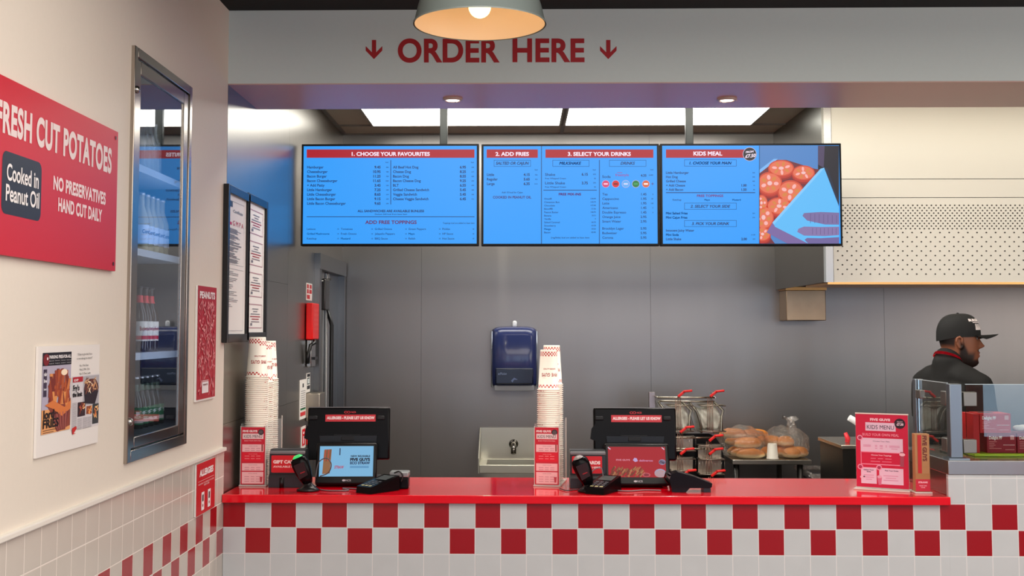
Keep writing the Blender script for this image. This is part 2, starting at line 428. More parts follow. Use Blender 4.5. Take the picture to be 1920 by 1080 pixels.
# kitchen light panels
y1 = bp(1000, 231.5, Z=ZK).y; 
for i, (a, b_) in enumerate(((700, 1048), (1060, 1405))):
    xa, xb = bp(a, 232, Z=ZK).x, bp(b_, 232, Z=ZK).x
    d = thing('ceiling_light', ('left' if i == 0 else 'right')+' of two square bright light panels in kitchen ceiling', 'lamp', ((xa+xb)/2, y1-.3, ZK))
    MB().box(xa, xb, y1-.59, y1, ZK-.012, ZK-.008).build('diffuser', mat('light_panel', (255,252,244), .4, emit=9), d)
    q = MB(); q.box(xa-.012, xb+.012, y1-.602, y1-.59, ZK-.014, ZK); q.box(xa-.012, xb+.012, y1, y1+.012, ZK-.014, ZK); q.box(xa-.012, xa, y1-.59, y1, ZK-.014, ZK); q.box(xb, xb+.012, y1-.59, y1, ZK-.014, ZK)
    q.build('frame', mat('panel_frame', (170,165,155), .5), d)
# kitchen door in the left steel wall
dr = thing('kitchen_door', 'stainless steel door ajar in left kitchen wall behind red dispenser', 'door', (0, (dY0+dY1)/2, 0))
fm = MB(); fm.box(-.02, .03, dY0, dY0+.07, 0, dZ).box(-.02, .03, dY1-.02, dY1+.03, 0, dZ).box(-.02, .035, dY0-.01, dY1+.03, dZ-.09, dZ)
fm.build('door_frame', mat('door_frame_steel', (128,128,128), .3, 1), dr)
MB().box(-.03, -.012, dY0+.07, dY0+.42, 0, dZ-.09).build('door_leaf', mat('door_leaf_steel', (165,160,148), .3, 1), dr)
MB().box(-.015, .005, dY0+.44, dY0+.52, 0, dZ-.09, bev=.004).build('door_edge', steel, dr)
MB().box(-.03, -.012, dY0+.53, dY1-.02, 0, dZ-.09).build('door_leaf', mat('door_leaf_steel_2', (120,126,130), .3, 1), dr)
MB().box(-.012, .03, dY0+.2, dY0+.36, dZ-.32, dZ-.14, bev=.005).tube([(.01,dY0+.1,dZ-.16),(.02,dY0+.45,dZ-.13),(.01,dY0+.25,dZ-.14)], .006).build('door_closer', steel_dark, dr)
MB().tube([(.0,dY0+.45,.9),(.03,dY0+.45,1.0),(.03,dY0+.45,1.75),(0,dY0+.45,1.85)], .012).build('door_seal', black, dr)

# ================================================================== MENU SCREENS
YM = 1.5
blue = (40,156,250); dk = (4,44,100); hdr = (172,6,34); wt = (250,232,250)
def cmap(ox): return lambda u, v: bp(ox+u/5.1429, 260+v/5.1429, Y=YM)
def screen(px0, px1, py0, py1, label):
    a = bp(px0, py1, Y=YM); b = bp(px1, py0, Y=YM)
    t = thing('menu_screen', label, 'screen', ((a.x+b.x)/2, YM+.03, a.z), group=None)
    MB().box(a.x, b.x, YM-.0, YM+.055, a.z, b.z, bev=.003).build('housing', mat('screen_housing', (10,10,12), .4, spec=.15), t)
    g = 4*.00277
    return t, a, b
def glowrect(t, a, b, px=4):
    g = px*.00277
    s = Sheet(lambda u, v: Vector((u, YM-.0, v)), (0,-1,0), emit=1.0, base=.0008)
    s.rect(a.x+g, a.z+g, b.x-g, b.z-g, blue); return s.build('display_panel', t)
def hb(s, u0, u1, v0=104, v1=185): s.rect(u0, v0, u1, v1, hdr, 1)
def rows(s, names, u, prices, up, uk, v0, dv, h=24, kc=None):
    for i, n_ in enumerate(names):
        s.text(n_, u, v0+dv*i+h*.5, h, dk, 2, xs=.98, bold=.022)
        if prices[i]: s.text(prices[i], up, v0+dv*i+h*.5, h, dk, 2, al='r', bold=.035, xs=.98)
        if uk: s.text(kc[i] if kc else '780', uk, v0+dv*i+h*.3, 11, dk, 2, al='r')
E0 = 1.0
t, a, b = screen(563.5, 898, 269.5, 461, 'leftmost menu screen, headed choose your favourites, on blue background')
glowrect(t, a, b)
s = Sheet(cmap(560), (0,-1,0), emit=E0, base=.001)
hb(s, 78, 1695); s.text('1. CHOOSE YOUR FAVOURITES', 512, 165, 34, wt, 2, u1=1265, bold=.035)
s.rect(886,208,892,635,dk,2)
rows(s, ['Hamburger','Cheeseburger','Bacon Burger','Bacon Cheeseburger','+ Add Patty','Little Hamburger','Little Cheeseburger','Little Bacon Burger','Little Bacon Cheeseburger'], 82,
     ['9.45','10.95','11.25','11.65','3.45','7.25','8.65','9.15','9.65'], 790, 868, 275, 43.7, kc=['840','980','920','1060','220','540','610','620','690'])
rows(s, ['All Beef Hot Dog','Cheese Dog','Bacon Dog','Bacon Cheese Dog','BLT','Grilled Cheese Sandwich','Veggie Sandwich','Cheese Veggie Sandwich'], 910,
     ['6.95','8.25','8.55','9.25','6.55','5.45','5.45','6.45'], 1613, 1690, 275, 43.7, kc=['545','615','625','695','470','440','345','415'])
s.text('kcal', 865, 234, 12, dk, 2, al='r'); s.text('kcal', 1688, 234, 12, dk, 2, al='r')
s.text('ALL SANDWICHES ARE AVAILABLE BUNLESS', 568, 709, 22, dk, 2, u1=1210, bold=.03)
s.text('Deduct 260 kcal from base item', 735, 735, 13, dk, 2, u1=1045)
s.rect(78,750,1695,756,dk,2)
s.text('ADD FREE TOPPINGS', 642, 822, 32, (96,28,92), 2, u1=1138, bold=.03)
s.text('Toppings kcal are added to base item', 1390, 821, 14, dk, 2, u1=1695)
for r_, line in enumerate((('Lettuce','Tomatoes','Grilled Onions','Green Peppers','Pickles'),('Grilled Mushrooms','Fresh Onions','Jalapeño Peppers','Mayo','HP Sauce'),('Ketchup','Mustard','BBQ Sauce','Relish','Hot Sauce'))):
    for c_, wd in enumerate(line):
        s.text(wd, (80,408,735,1060,1386)[c_], 880+46*r_, 18, dk, 2, xs=1.05, bold=.01)
        s.text('10', (388,716,1042,1368,1692)[c_], 878+46*r_, 12, dk, 2, al='r')
s.build('menu_text', t)
t, a, b = screen(902.5, 1235.5, 269.5, 461, 'middle menu screen, headed add fries and select your drinks')
glowrect(t, a, b)
s = Sheet(cmap(895), (0,-1,0), emit=E0, base=.001)
s.rect(615,70,621,1015,(8,40,80),1); s.rect(1174,205,1180,1015,dk,1)
hb(s, 90, 583); hb(s, 657, 1697)
s.text('2. ADD FRIES', 175, 165, 34, wt, 2, u1=498, bold=.035); s.text('3. SELECT YOUR DRINKS', 872, 165, 34, wt, 2, u1=1480, bold=.035)
for u0, u1, w_, a0, a1 in ((160,515,'SALTED OR CAJUN',178,498),(726,1078,'MILKSHAKE',790,1002),(1272,1627,'DRINKS',1380,1520)):
    s.box(u0,206,u1,269,3,dk,2); s.text(w_, a0, 250, 26, dk, 2, u1=a1, bold=.03, shear=.25)
rows(s, ['Little','Regular','Large'], 92, ['4.15','5.65','6.35'], 505, 580, 347, 44, kc=['526','953','1314'])
s.text('kcal', 580, 306, 12, dk, 2, al='r'); s.text('kcal', 1140, 306, 12, dk, 2, al='r'); s.text('kcal', 1695, 304, 12, dk, 2, al='r')
s.text('Add 10 kcal for Cajun', 235, 526, 15, dk, 2, u1=438); s.text('COOKED IN PEANUT OIL', 150, 576, 22, (60,40,110), 2, u1=520, bold=.03)
s.text('Shake', 653, 358, 24, dk, 2, u1=750); s.text('6.15', 1065, 356, 24, dk, 2, al='r', bold=.03); s.text('670', 1142, 350, 12, dk, 2, al='r')
s.text('Free Whipped Cream', 653, 390, 13, dk, 2, u1=855); s.text('50', 1142, 390, 12, dk, 2, al='r')
s.text('Little Shake', 653, 440, 24, dk, 2, u1=845); s.text('3.75', 1065, 440, 24, dk, 2, al='r', bold=.03); s.text('370', 1142, 432, 12, dk, 2, al='r')
s.text('Free Whipped Cream', 653, 472, 13, dk, 2, u1=855); s.text('50', 1142, 472, 12, dk, 2, al='r')
s.rect(637,494,1152,500,dk,2); s.text('FREE MIX-INS', 785, 547, 22, (96,28,92), 2, u1=1000, bold=.03)
for i, n_ in enumerate(['Oreo®','Cinnamon Bun','Chocolate','Biscoff®','Peanut Butter','Banana','Vanilla','Salted Caramel','Strawberry','Mango','Bacon']):
    s.text(n_, 645, 588+32.4*i, 16, dk, 2, bold=.012, xs=1.05); s.text(['104/49','143/79','107/48','51/26','186/93','35/21','0','66/33','63/28','30/20','85/40'][i], 1142, 585+32.4*i, 13, dk, 2, al='r', bold=.01)
s.text('(reg/little) kcal are added to base item', 710, 962, 15, dk, 2, u1=1080)
s.text('Soda', 1204, 378, 23, dk, 2, u1=1285); s.text('freestyle', 1330, 362, 24, (150,60,140), 2, u1=1460, bold=.01); s.text('mix', 1350, 334, 14, (150,60,140), 2, u1=1400); s.text('4.35', 1630, 366, 22, dk, 2, al='r', bold=.03); s.text('0-490', 1694, 358, 12, dk, 2, al='r')
for u_, c_, c2 in ((1238,(214,60,110),(255,190,220)),(1334,(214,26,40),(120,20,40)),(1431,(90,170,240),(200,210,250)),(1528,(20,120,60),(60,160,90)),(1625,(214,96,60),(255,235,230))):
    s.ell(u_, 437, 38, 37, (190,180,230), 2); s.ell(u_, 437, 34, 33, c_, 3); s.rect(u_-20, 429, u_+20, 445, c2, 4)
s.rect(1675,434,1703,438,(96,28,92),2); s.rect(1687,422,1691,450,(96,28,92),2)
for i, (n_, p_, k_) in enumerate((('Tea','1.45','0'),('Cappuccino','1.95','87'),('Latte','1.95','100'),('Americano','1.45','11'),('Double Espresso','1.45','6'),('Orange Juice','2.95',''),('Smart Water','2.95',''))):
    s.text(n_, 1205, 547+43.6*i, 22, dk, 2, xs=1.05); s.text(p_, 1630, 547+43.6*i, 22, dk, 2, al='r', bold=.02, xs=1.05)
    if k_: s.text(k_, 1697, 543+43.6*i, 12, dk, 2, al='r')
for i, (n_, p_) in enumerate((('Brooklyn Lager','5.95'),('Budweiser','5.95'),('Corona','5.95'))):
    s.text(n_, 1205, 877+44*i, 22, dk, 2, xs=1.05); s.text(p_, 1630, 877+44*i, 22, dk, 2, al='r', bold=.02, xs=1.05)
s.build('menu_text', t)
t, a, b = screen(1239, 1577, 268.5, 461, 'rightmost menu screen, headed kids meal beside a photo of tomatoes')
glowrect(t, a, b)
s = Sheet(cmap(1235), (0,-1,0), emit=E0, base=.001)
hb(s, 70, 840); s.text('KIDS MEAL', 335, 162, 36, wt, 2, u1=613, bold=.035)
s.ell(877,150,67,67,(190,180,210),3,n=28); s.ell(877,150,62,62,(14,18,34),4,n=28); s.text('FROM', 838, 141, 18, wt, 5, u1=915, bold=.03, shear=.2, dv=-8); s.text('£7.50', 832, 186, 30, wt, 5, u1=935, bold=.03, shear=.2, dv=-10)
for v0, w_, a0, a1 in ((203,'1. CHOOSE YOUR MAIN',295,703),(620,'2. SELECT YOUR SIDE',305,690),(787,'3. PICK YOUR DRINK',318,683)):
    s.box(247,v0,750,v0+63,3,dk,2); s.text(w_, a0, v0+45, 25, dk, 2, u1=a1, bold=.03, shear=.25)
rows(s, ['Little Hamburger','Hot Dog','Grilled Cheese','+ Add Cheese','+ Add Bacon'], 70, ['','','','1.00','1.50'], 847, 927, 328, 40.8, h=22, kc=['540','545','440','70','80'])
s.rect(70,517,930,524,dk,2); s.text('FREE TOPPINGS', 368, 562, 22, (110,30,110), 2, u1=622, bold=.03)
for w_, u_ in (('Ketchup',135),('Mayo',440),('Mustard',710)): s.text(w_, u_, 598, 17, dk, 2)
rows(s, ['Mini Salted Fries','Mini Cajun Fries'], 70, ['',''], 847, 927, 719, 41, h=22, kc=['263','273'])
rows(s, ['Innocent Juicy Water','Mini Soda','Little Shake'], 70, ['','','2.00'], 850, 930, 885, 41.5, h=22, kc=['','0-190','370'])
# the photograph on the right half: tray of sliced tomatoes and a gloved hand
s.clip = (972,68,1738,1012); s.rect(972,68,1738,1012,(74,130,196),1)
s.poly([(1535,68),(1738,68),(1738,640),(1600,280),(1535,300)],(22,22,38),2); s.poly([(1535,68),(1600,68),(1590,280),(1535,250)],(74,62,96),3)
s.poly([(972,320),(1110,205),(1230,205),(1500,290),(1560,300),(1100,820),(1040,905),(1120,1012),(972,1012)],(110,34,50),2)
s.poly([(972,300),(1110,195),(1150,195),(972,335)],(120,180,240),3)
for u_, v_, r1, r2 in ((1180,285,125,80),(1395,330,110,72),(1070,430,120,110),(1270,510,125,110),(990,620,60,80),(1160,650,120,85),(1010,760,100,120),(1000,920,80,70)):
    for k_ in range(3): s.ell(u_, v_+38-k_*19, r1, r2, ((150,30,30),(188,48,36),(206,70,48))[k_], 3+k_*.3, n=26)
    s.ell(u_, v_, r1*.9, r2*.86, (228,110,80), 4, n=26)
    for k_ in range(7):
        an = 2*PI*k_/7+u_; s.ell(u_+r1*.52*math.cos(an), v_+r2*.52*math.sin(an), r1*.2, r2*.16, (246,178,176) if k_ % 2 else (214,130,64), 4.4, n=10, rot=an)
    s.ell(u_, v_, r1*.2, r2*.2, (240,190,190), 4.6, n=10)
s.poly([(1595,285),(1738,660),(1738,1012),(1400,1012),(1100,860),(1100,810)],(92,186,246),5); s.poly([(1100,805),(1040,905),(1240,1012),(1440,1012),(1120,850)],(120,100,160),5.5)
s.poly([(1590,270),(1630,290),(1738,600),(1738,650)],(20,34,60),6); s.poly([(1560,290),(1600,280),(1110,830),(1095,810)],(128,200,250),6)
for pts, c_ in (([(1385,745),(1400,718),(1560,708),(1738,715),(1738,830),(1600,828),(1430,790)],(120,108,160)),([(1335,900),(1345,870),(1400,848),(1560,852),(1738,850),(1738,930),(1600,940),(1400,935)],(132,116,168)),([(1405,975),(1430,958),(1560,960),(1738,950),(1738,1012),(1440,1012)],(110,98,156))): s.poly(pts, c_, 7)
for u_ in range(7): s.rect(1460+u_*42, 722+u_*3, 1464+u_*42, 815, (92,78,128), 7.5); s.rect(1480+u_*38, 862, 1484+u_*38, 925, (92,78,128), 7.5)
s.clip = None; s.rect(967,68,972,1012,(20,30,60),9)
s.build('menu_text', t)
for i, px in enumerate((832, 1292)):
    x = bp(px, 230, Y=YM+.09).x; z0 = bp(px, 300, Y=YM+.09).z
    o = MB().box(x-.02, x+.02, YM+.075, YM+.115, z0, ZK, bev=.003).box(x-.06, x+.06, YM+.056, YM+.075, z0-.1, z0+.04).build('screen_pole', mat('pole_grey', (50,52,51), .35, .8))
    tag(o, ('left' if i == 0 else 'right')+' grey ceiling pole carrying the menu screens', 'pole')

# ================================================================== EXTRACTION HOOD
XH = bp(1452, 400, Y=YB).x; YH = bp(1543, 400, X=XH).y; ZH = bp(1700, 529, Y=YH).z
hd = thing('extraction_hood', 'large stainless extraction hood with perforated front panel at right', 'hood', (4.5, 2.5, ZH))
h = MB(); h.box(XH, XH+.012, YH, YB-.002, ZH, ZK-.002).box(XH+.01, 7.15, YH+.02, YH+.03, ZH, ZK-.002).box(XH+.01, 7.15, YH+.03, YB-.002, ZH+.32, ZH+.33)
h.build('canopy', mat('hood_side_steel', (130,130,124), .3, 1), hd)
XP = bp(1562, 400, Y=YH).x; z1 = bp(1700, 335.5, Y=YH).z; z2 = bp(1700, 370.5, Y=YH).z
cream = mat('hood_panel_steel', (214,210,196), .42, .35, noise=.03, nscale=2, stretch=(1,1,.2))
MB().box(XH+.012, XP-.003, YH, YH+.02, ZH, ZK-.002).build('corner_strip', steel, hd)
MB().box(XP, 7.15, YH+.004, YH+.02, z1+.002, ZK-.002).build('upper_panel', cream, hd)
MB().box(XP, 7.15, YH+.004, YH+.02, z2+.002, z1-.002).build('middle_panel', cream, hd)
pp = MB().box(XP, 7.15, YH+.004, YH+.02, ZH, z2-.002); pp.mi = 1
def dot(px, py):
    c = bp(px, py, Y=YH+.003); r = .0045
    vs = [pp.bm.verts.new((c.x+r*1.15*math.cos(PI/3*k), c.y, c.z+r*math.sin(PI/3*k))) for k in range(6)]; f = pp.bm.faces.new(vs); f.material_index = 1
for j in range(10):
    x = 1572+(4.35 if j % 2 else 0); 
    while x < 1985: dot(x, 385+4.85*j); x += 8.72
for j in range(10):
    x = 1571+(8.7 if j % 2 else 0)
    while x < 1985: dot(x, 436+8.65*j); x += 17.4
pp.build('perforated_panel', [cream, mat('hole_dark', (70,66,62), .8)], hd)
MB().hexa([(XH+.02,YH-.0,ZH-.012),(7.1,YH-.0,ZH-.012),(7.1,YH+.5,ZH-.012),(XH+.02,YH+.5,ZH-.012)],[(XH+.02,YH,ZH),(7.1,YH,ZH),(7.1,YH+.5,ZH),(XH+.02,YH+.5,ZH)]).build('grease_gutter', mat('warm_reflection_tint', (232,176,108), .3, .9), hd)  # steel underside; the warm reflected light is put into its colour
g0 = bp(1474, 544, Y=YB-.2); g1 = bp(1549, 601, Y=YB-.2)
o = thing('wall_box', 'square steel box tinted with brown reflection, on the wall beneath hood corner', 'box', (g0.x, YB-.1, g1.z))
MB().box(g0.x, g1.x, YB-.2, YB-.001, g1.z, g0.z, bev=.004).build('casing', mat('reflection_tinted_steel', (176,152,124), .35, .9, noise=.2, nscale=8), o)  # plain steel with its brown reflection put into the colour
MB().box(g0.x-.004, g1.x+.006, YB-.206, YB-.001, g0.z, g0.z+.02).build('lid', mat('warm_reflection_tint', (232,176,108), .3, .9), o)  # same colour with the warm reflection put in
# ================================================================== LEFT WALL
def LW(px, py, X=.01):
    p = bp(px, py, X=X); return p.y, p.z
fL = lambda u, v: Vector((0, u, v))
def panel(name, label, cat, c, th=.012, col=(232,226,220), pts=None, X0=.001, edge=None):
    """thin board on the left wall; c = pixel corners (tl, tr, br, bl)"""
    P = [LW(*p, X=X0+th) for p in c]
    y0 = (P[0][0]+P[3][0])/2; y1 = (P[1][0]+P[2][0])/2; zt = (P[0][1]+P[1][1])/2; zb = (P[2][1]+P[3][1])/2
    t = thing(name, label, cat, (X0, (y0+y1)/2, zb))
    MB().box(X0, X0+th, y0, y1, zb, zt).build('board', mat('board_%d_%d_%d' % col, col, .4), t)
    s = Sheet(lambda u, v: Vector((X0+th, u, v)), (1,0,0))
    return t, s, y0, y1, zb, zt
def ltxt(s, txt, p0, p1, h, col, X, l=2, bold=.02, shear=0, **k):
    a = LW(*p0, X=X); b_ = LW(*p1, X=X)
    s.text(txt, a[0], (a[1]+b_[1])/2, h, col, l, u1=b_[0], bold=bold, vdir=1, shear=shear, **k)
white_p = (238,232,228)
t, s, y0, y1, zb, zt = panel('potato_poster', 'large red poster reading fresh cut potatoes on cream wall', 'poster', ((-12,135),(222,247),(215,508),(-12,476)), col=(200,30,46))
s.rect(y0, zb, y1, zt, (196,26,44), 0)
X = .013
ltxt(s, 'FRESH CUT POTATOES', (-9,243), (208,322), .064, (226,208,204), X, bold=.04, sp=1.07, res=8)
a0 = LW(4,287,X); a1 = LW(78,300,X); b1 = LW(77,414,X); b0 = LW(4,402,X)
s.rrect(a0[0], (b0[1]+b1[1])/2, a1[0], (a0[1]+a1[1])/2, .02, (34,38,48), 1)
ltxt(s, 'Cooked in', (11,343), (71,347), .036, white_p, X, l=3, res=8)
ltxt(s, 'Peanut Oil', (9,380), (72,386), .036, white_p, X, l=3, res=8)
ltxt(s, 'NO PRESERVATIVES', (99,352), (197,385), .031, (236,214,212), X, bold=.04, sp=1.04, res=6)
ltxt(s, 'HAND CUT DAILY', (108,392), (190,418), .031, (236,214,212), X, bold=.04, sp=1.04, res=6)
for yy in (y1-.02,):
    for zz in (zt-.02, zb+.02): s.ell(yy, zz, .006, .006, (60,10,16), 3, n=10)
s.build('print', t)
# newspaper clippings on white board
t, s, y0, y1, zb, zt = panel('press_poster', 'white board with two magazine clippings about fries on cream wall', 'poster', ((73,651),(187.5,644.5),(183,830),(66,859.5)), th=.006)
Wd, Hd = y1-y0, zt-zb
U = lambda u: y0+Wd*u
V = lambda v: zt-Hd*v
def R_(u0, v0, u1, v1, c_, l=1): s.rect(U(u0), V(v1), U(u1), V(v0), c_, l)
def E_(u, v, ru, rv, c_, l=2, rot=0, n=14): s.ell(U(u), V(v), Wd*ru, Hd*rv, c_, l, n=n, rot=rot)
def P_(pts, c_, l=2): s.poly([(U(a), V(b_)) for a, b_ in pts], c_, l)
def T_(txt, u0, u1, v, h, c_=(20,20,22), l=4, bold=.03, shear=0): s.text(txt, U(u0), V(v), Hd*h, c_, l, u1=U(u1), bold=bold, vdir=1, shear=shear)
R_(.06,.06,.50,.80,(176,168,186)); R_(.06,.06,.50,.18,(24,22,30),2)
T_('PARKING FREE-FOR-ALL', .15,.49,.115,.028, (235,230,230)); 
for i in range(4): T_('Market news', .15+.09*i,.22+.09*i,.14,.008,(200,200,200),4,0); T_('Sunday life', .15+.09*i,.22+.09*i,.165,.008,(200,200,200),4,0)
R_(.06,.58,.50,.80,(228,160,104),2); P_([(.14,.55),(.50,.50),(.50,.76),(.30,.80),(.26,.70)],(138,66,52),2.5)
rnd = random.Random(3)
for i in range(46):   # chips standing in the cone
    u = rnd.uniform(.17,.46); v = rnd.uniform(.24+.5*abs(u-.33),.50); an = rnd.uniform(-.35,.35); ln = rnd.uniform(.05,.08)
    c_ = rnd.choice(((176,84,44),(206,120,66),(150,62,38),(222,146,84),(120,44,34)))
    pts = []
    for a_, b_ in ((-1,-1),(1,-1),(1,1),(-1,1)):
        du = a_*.020; dv = b_*ln; pts.append((min(.495, max(.07, u+du-dv*math.sin(an)*.9)), v+dv*math.cos(an)))
    P_(pts, c_, 3+i*.02)
P_([(.10,.54),(.22,.50),(.40,.58),(.50,.52),(.50,.60),(.36,.66),(.22,.58)],(214,120,62),4.2)
P_([(.2,.6),(.48,.6),(.42,.79),(.28,.79)],(120,54,50),4)
for i in range(5): P_([(.22+.05*i,.62),(.235+.05*i,.62),(.30+.03*i,.78),(.29+.03*i,.78)],(170,96,84),4.3)
E_(.385,.25,.05,.03,(250,226,196),4.4)
E_(.11,.125,.045,.055,(120,26,32),3,n=20); E_(.125,.115,.01,.014,(240,230,230),4)
R_(.075,.21,.125,.46,(60,50,70),2.5); T_('nfair', .078,.122,.27,.03,(235,230,235)); T_('live', .078,.122,.33,.03,(235,230,235)); T_('best', .08,.12,.4,.02,(220,220,230))
T_('lord', .08,.24,.66,.075, bold=.03, l=6); T_('of the', .245,.3,.63,.02, bold=.02, l=6); T_('FRIES', .075,.31,.745,.075, bold=.03, l=6); R_(.08,.765,.3,.77,(30,26,26),4); R_(.08,.785,.24,.79,(60,50,40),4)
T_('"Chips to give the Fritos', .60,.85,.10,.02,(50,48,48),3,.0); T_('a run along to match"', .59,.86,.14,.02,(50,48,48),3,.0)
for i, q in enumerate(('No.1 Five Guys','No.2 Mr Chi','No.3 Chez Ludo')): T_(q, .64,.79+.02*i,.21+.04*i,.019,(60,58,58),3,0)
R_(.52,.30,1.0,.82,(214,208,210)); R_(.53,.31,.70,.36,(176,24,38),3); T_('EXP', .55,.62,.35,.02,(240,220,220),4)
T_("Fry's", .535,.64,.44,.05,(24,24,26),4,.04); T_('the limit', .53,.69,.50,.042,(24,24,26),4,.04)
R_(.71,.31,.99,.60,(176,172,176),2); E_(.85,.44,.13,.1,(92,52,48),3); P_([(.72,.45),(.98,.47),(.92,.6),(.74,.58)],(38,30,38),3.4)
for i in range(26): E_(rnd.uniform(.74,.95), rnd.uniform(.35,.47), .03, .008, rnd.choice(((222,170,120),(196,120,80),(240,214,180),(120,70,56))), 4+i*.02, rot=rnd.uniform(-1,1), n=8)
for (u0, v0, u1, v1, b0_, f0) in ((.62,.56,.75,.70,(52,34,40),(190,90,60)),(.77,.61,.87,.69,(150,80,50),(236,150,80)),(.88,.60,.99,.80,(54,60,62),(226,132,66))):
    R_(u0,v0,u1,v1,b0_,3)
    for i in range(12): E_(rnd.uniform(u0+.02,u1-.02), rnd.uniform(v0+.02,(v0+v1)/2+.03), .022, .009, rnd.choice((f0,(240,190,130),(140,60,40))), 4+i*.03, rot=rnd.uniform(-1,1), n=8)
for cxx in (.53,.62,.71,.79):
    for r_ in range(20):
        v_ = (.56 if cxx == .53 else .72)+.0125*r_
        if v_ < .83-(.04 if cxx < .6 else 0): R_(cxx, v_, cxx+.075, v_+.004, (140,136,138), 3)
P_([(.53,.80),(.60,.785),(.61,.81),(.56,.85),(.60,.855),(.54,.86)],(196,40,36),4)
s.build('print', t)
# peanuts board
t, s, y0, y1, zb, zt = panel('peanuts_sign', 'tall narrow red board headed peanuts, beside the drinks cabinet', 'sign', ((371,535),(407,540),(401.6,746.5),(366.5,754)), th=.007)
Wd, Hd = y1-y0, zt-zb
R_(0.02,.0,1,.985,(176,24,44),0); T_('PEANUTS', .10,.90,.105,.055,(240,226,226),3,.05)
rp = random.Random(5)
for i in range(300):
    u = rp.uniform(.1,.92); v = rp.uniform(.14,.95)
    if .26 < u < .66 and v > .80: continue
    an = rp.uniform(0,PI); c_ = rp.choice(((214,110,118),(232,150,150),(196,70,84)))
    s.ell(U(u), V(v), .0115, .0042, c_, 1+i*.02, n=8, rot=an)
R_(.28,.825,.62,.935,(238,228,228),3); T_('PEANUTS', .33,.57,.87,.014,(120,20,30),4,.03); R_(.28,.83,.62,.836,(176,24,44),4)
s.build('print', t)
# allergies board
t, s, y0, y1, zb, zt = panel('allergies_sign', 'red allergies board low on the tiled wall by counter end', 'sign', ((369,870.7),(404.5,857.5),(401,951.5),(366.7,969)), th=.006, X0=.007)
Wd, Hd = y1-y0, zt-zb
R_(0,0,1,1,(196,20,30),0); T_('ALLERGIES', .14,.88,.255,.115,(246,230,228),3,.05); R_(.08,.345,.92,.352,(240,200,200),2)
T_('PLEASE SPEAK TO A MEMBER OF OUR CREW', .08,.92,.42,.03,(240,210,208),3,.01); T_('BEFORE YOU ORDER', .38,.66,.465,.03,(240,210,208),3,.01)
for u0 in (.26,.60):
    R_(u0,.58,u0+.15,.93,(240,230,228),2); R_(u0+.04,.63,u0+.11,.76,(60,30,34),3); E_(u0+.075,.84,.025,.03,(150,60,60),3)
s.build('print', t)

# ------------------------------------------------------------------ drinks cabinet
fzt, fzb = cZ1, cZ0
cab = thing('drinks_cabinet', 'tall steel framed glass door drinks cabinet sunk into left wall', 'cabinet', (0, (cY0+cY1)/2, fzb))
def ring(y0, y1, z0, z1, wy, wt, wb, x0, x1, bev=.002, w2=None):
    w2 = w2 or wy
    q = MB(); q.box(x0, x1, y0, y0+wy, z0, z1, bev=bev).box(x0, x1, y1-w2, y1, z0, z1, bev=bev).box(x0, x1, y0+wy, y1-w2, z1-wt, z1, bev=bev).box(x0, x1, y0+wy, y1-w2, z0, z0+wb, bev=bev); return q
cab_steel = mat('cabinet_steel', (168,158,148), .2, 1)
ring(cY0, cY1, fzb, fzt, .03, .03, .035, -.003, .012).build('frame', cab_steel, cab)
gy0, gz1 = LW(260,141,0); gy1 = LW(341,194,0)[0]; gzb = LW(329,798,0)[1]; gz0 = (gzb+LW(248,819,0)[1])/2; gz1 = (gz1+LW(341,194,0)[1])/2
dy0, dy1 = cY0+.034, cY1-.034
d = ring(dy0, dy1, fzb+.04, fzt-.034, gy0-dy0, fzt-.034-gz1, gz0-fzb-.04, -.003, .008, w2=dy1-gy1).build('door', cab_steel, cab)
glass = mat('cabinet_glass', (225,232,238), .0, trans=1, ior=1.5)
gm = MB().box(-.002, .003, gy0-.003, gy1+.003, gz0-.003, gz1+.003).build('pane', glass, d)
for px, py in ((254,168),(241,791)):
    p = bp(px, py, X=.008); MB().lathe([(.011,0),(.012,.006),(.008,.012),(0,.013)], n=16, M=Matrix.Translation(p) @ Matrix.Rotation(PI/2, 4, 'Y')).build('lock', steel, d)
dark_in = mat('cabinet_lining', (44,50,60), .5)
iY0, iY1 = cY0+.01, .34
q = MB(); q.box(-.60, -.59, iY0, iY1, fzb+.02, fzt-.02).box(-.59, -.022, iY0-.01, iY0, fzb+.02, fzt-.02).box(-.59, -.045, iY1, iY1+.01, fzb+.02, fzt-.02).box(-.59,-.02, iY0, iY1, fzb+.01, fzb+.02).box(-.59,-.02, iY0, iY1, fzt-.02, fzt-.01)
q.build('lining', dark_in, cab)
BX = -.30
rowsB = []
def zat(px, py, X): p = bp(px, py, X=X); return p.y, p.z
ya, za = zat(262, 466, BX); yb_, zb2 = zat(257, 658, -.27); 
z1s = za-.016-.003; z0s = zb2-.002
zs1 = bp(262, 305, X=-.2).z; zs3 = bp(252, 813, X=BX).z
shelf_m = mat('cabinet_shelf', (190,200,214), .3, .3)
for z in (zs1, z1s, z0s-.002, zs3): MB().box(-.50, -.215, iY0+.004, .13, z-.026, z).build('shelf', shelf_m, cab)
MB().box(-.045, -.038, -.30, -.26, fzb+.05, fzt-.05).box(-.045, -.038, -.1, -.06, fzb+.05, fzt-.05).build('bottle_fill_strip', mat('bottle_fill_glow', (225,235,255), .4, emit=7), cab)  # added glowing strips, hidden behind the wall, to light the bottles
def bottle_prof(h, r, kind):
    n = r*.40
    pr = [(0,0),(r*.9,0),(r,.006),(r,h*.52),(r*.93,h*.58),(n*1.5,h*.70),(n,h*.78),(n*.95,h*.94),(n*1.15,h*.945),(n*1.15,h*.965),(n,.97*h)]
    return pr
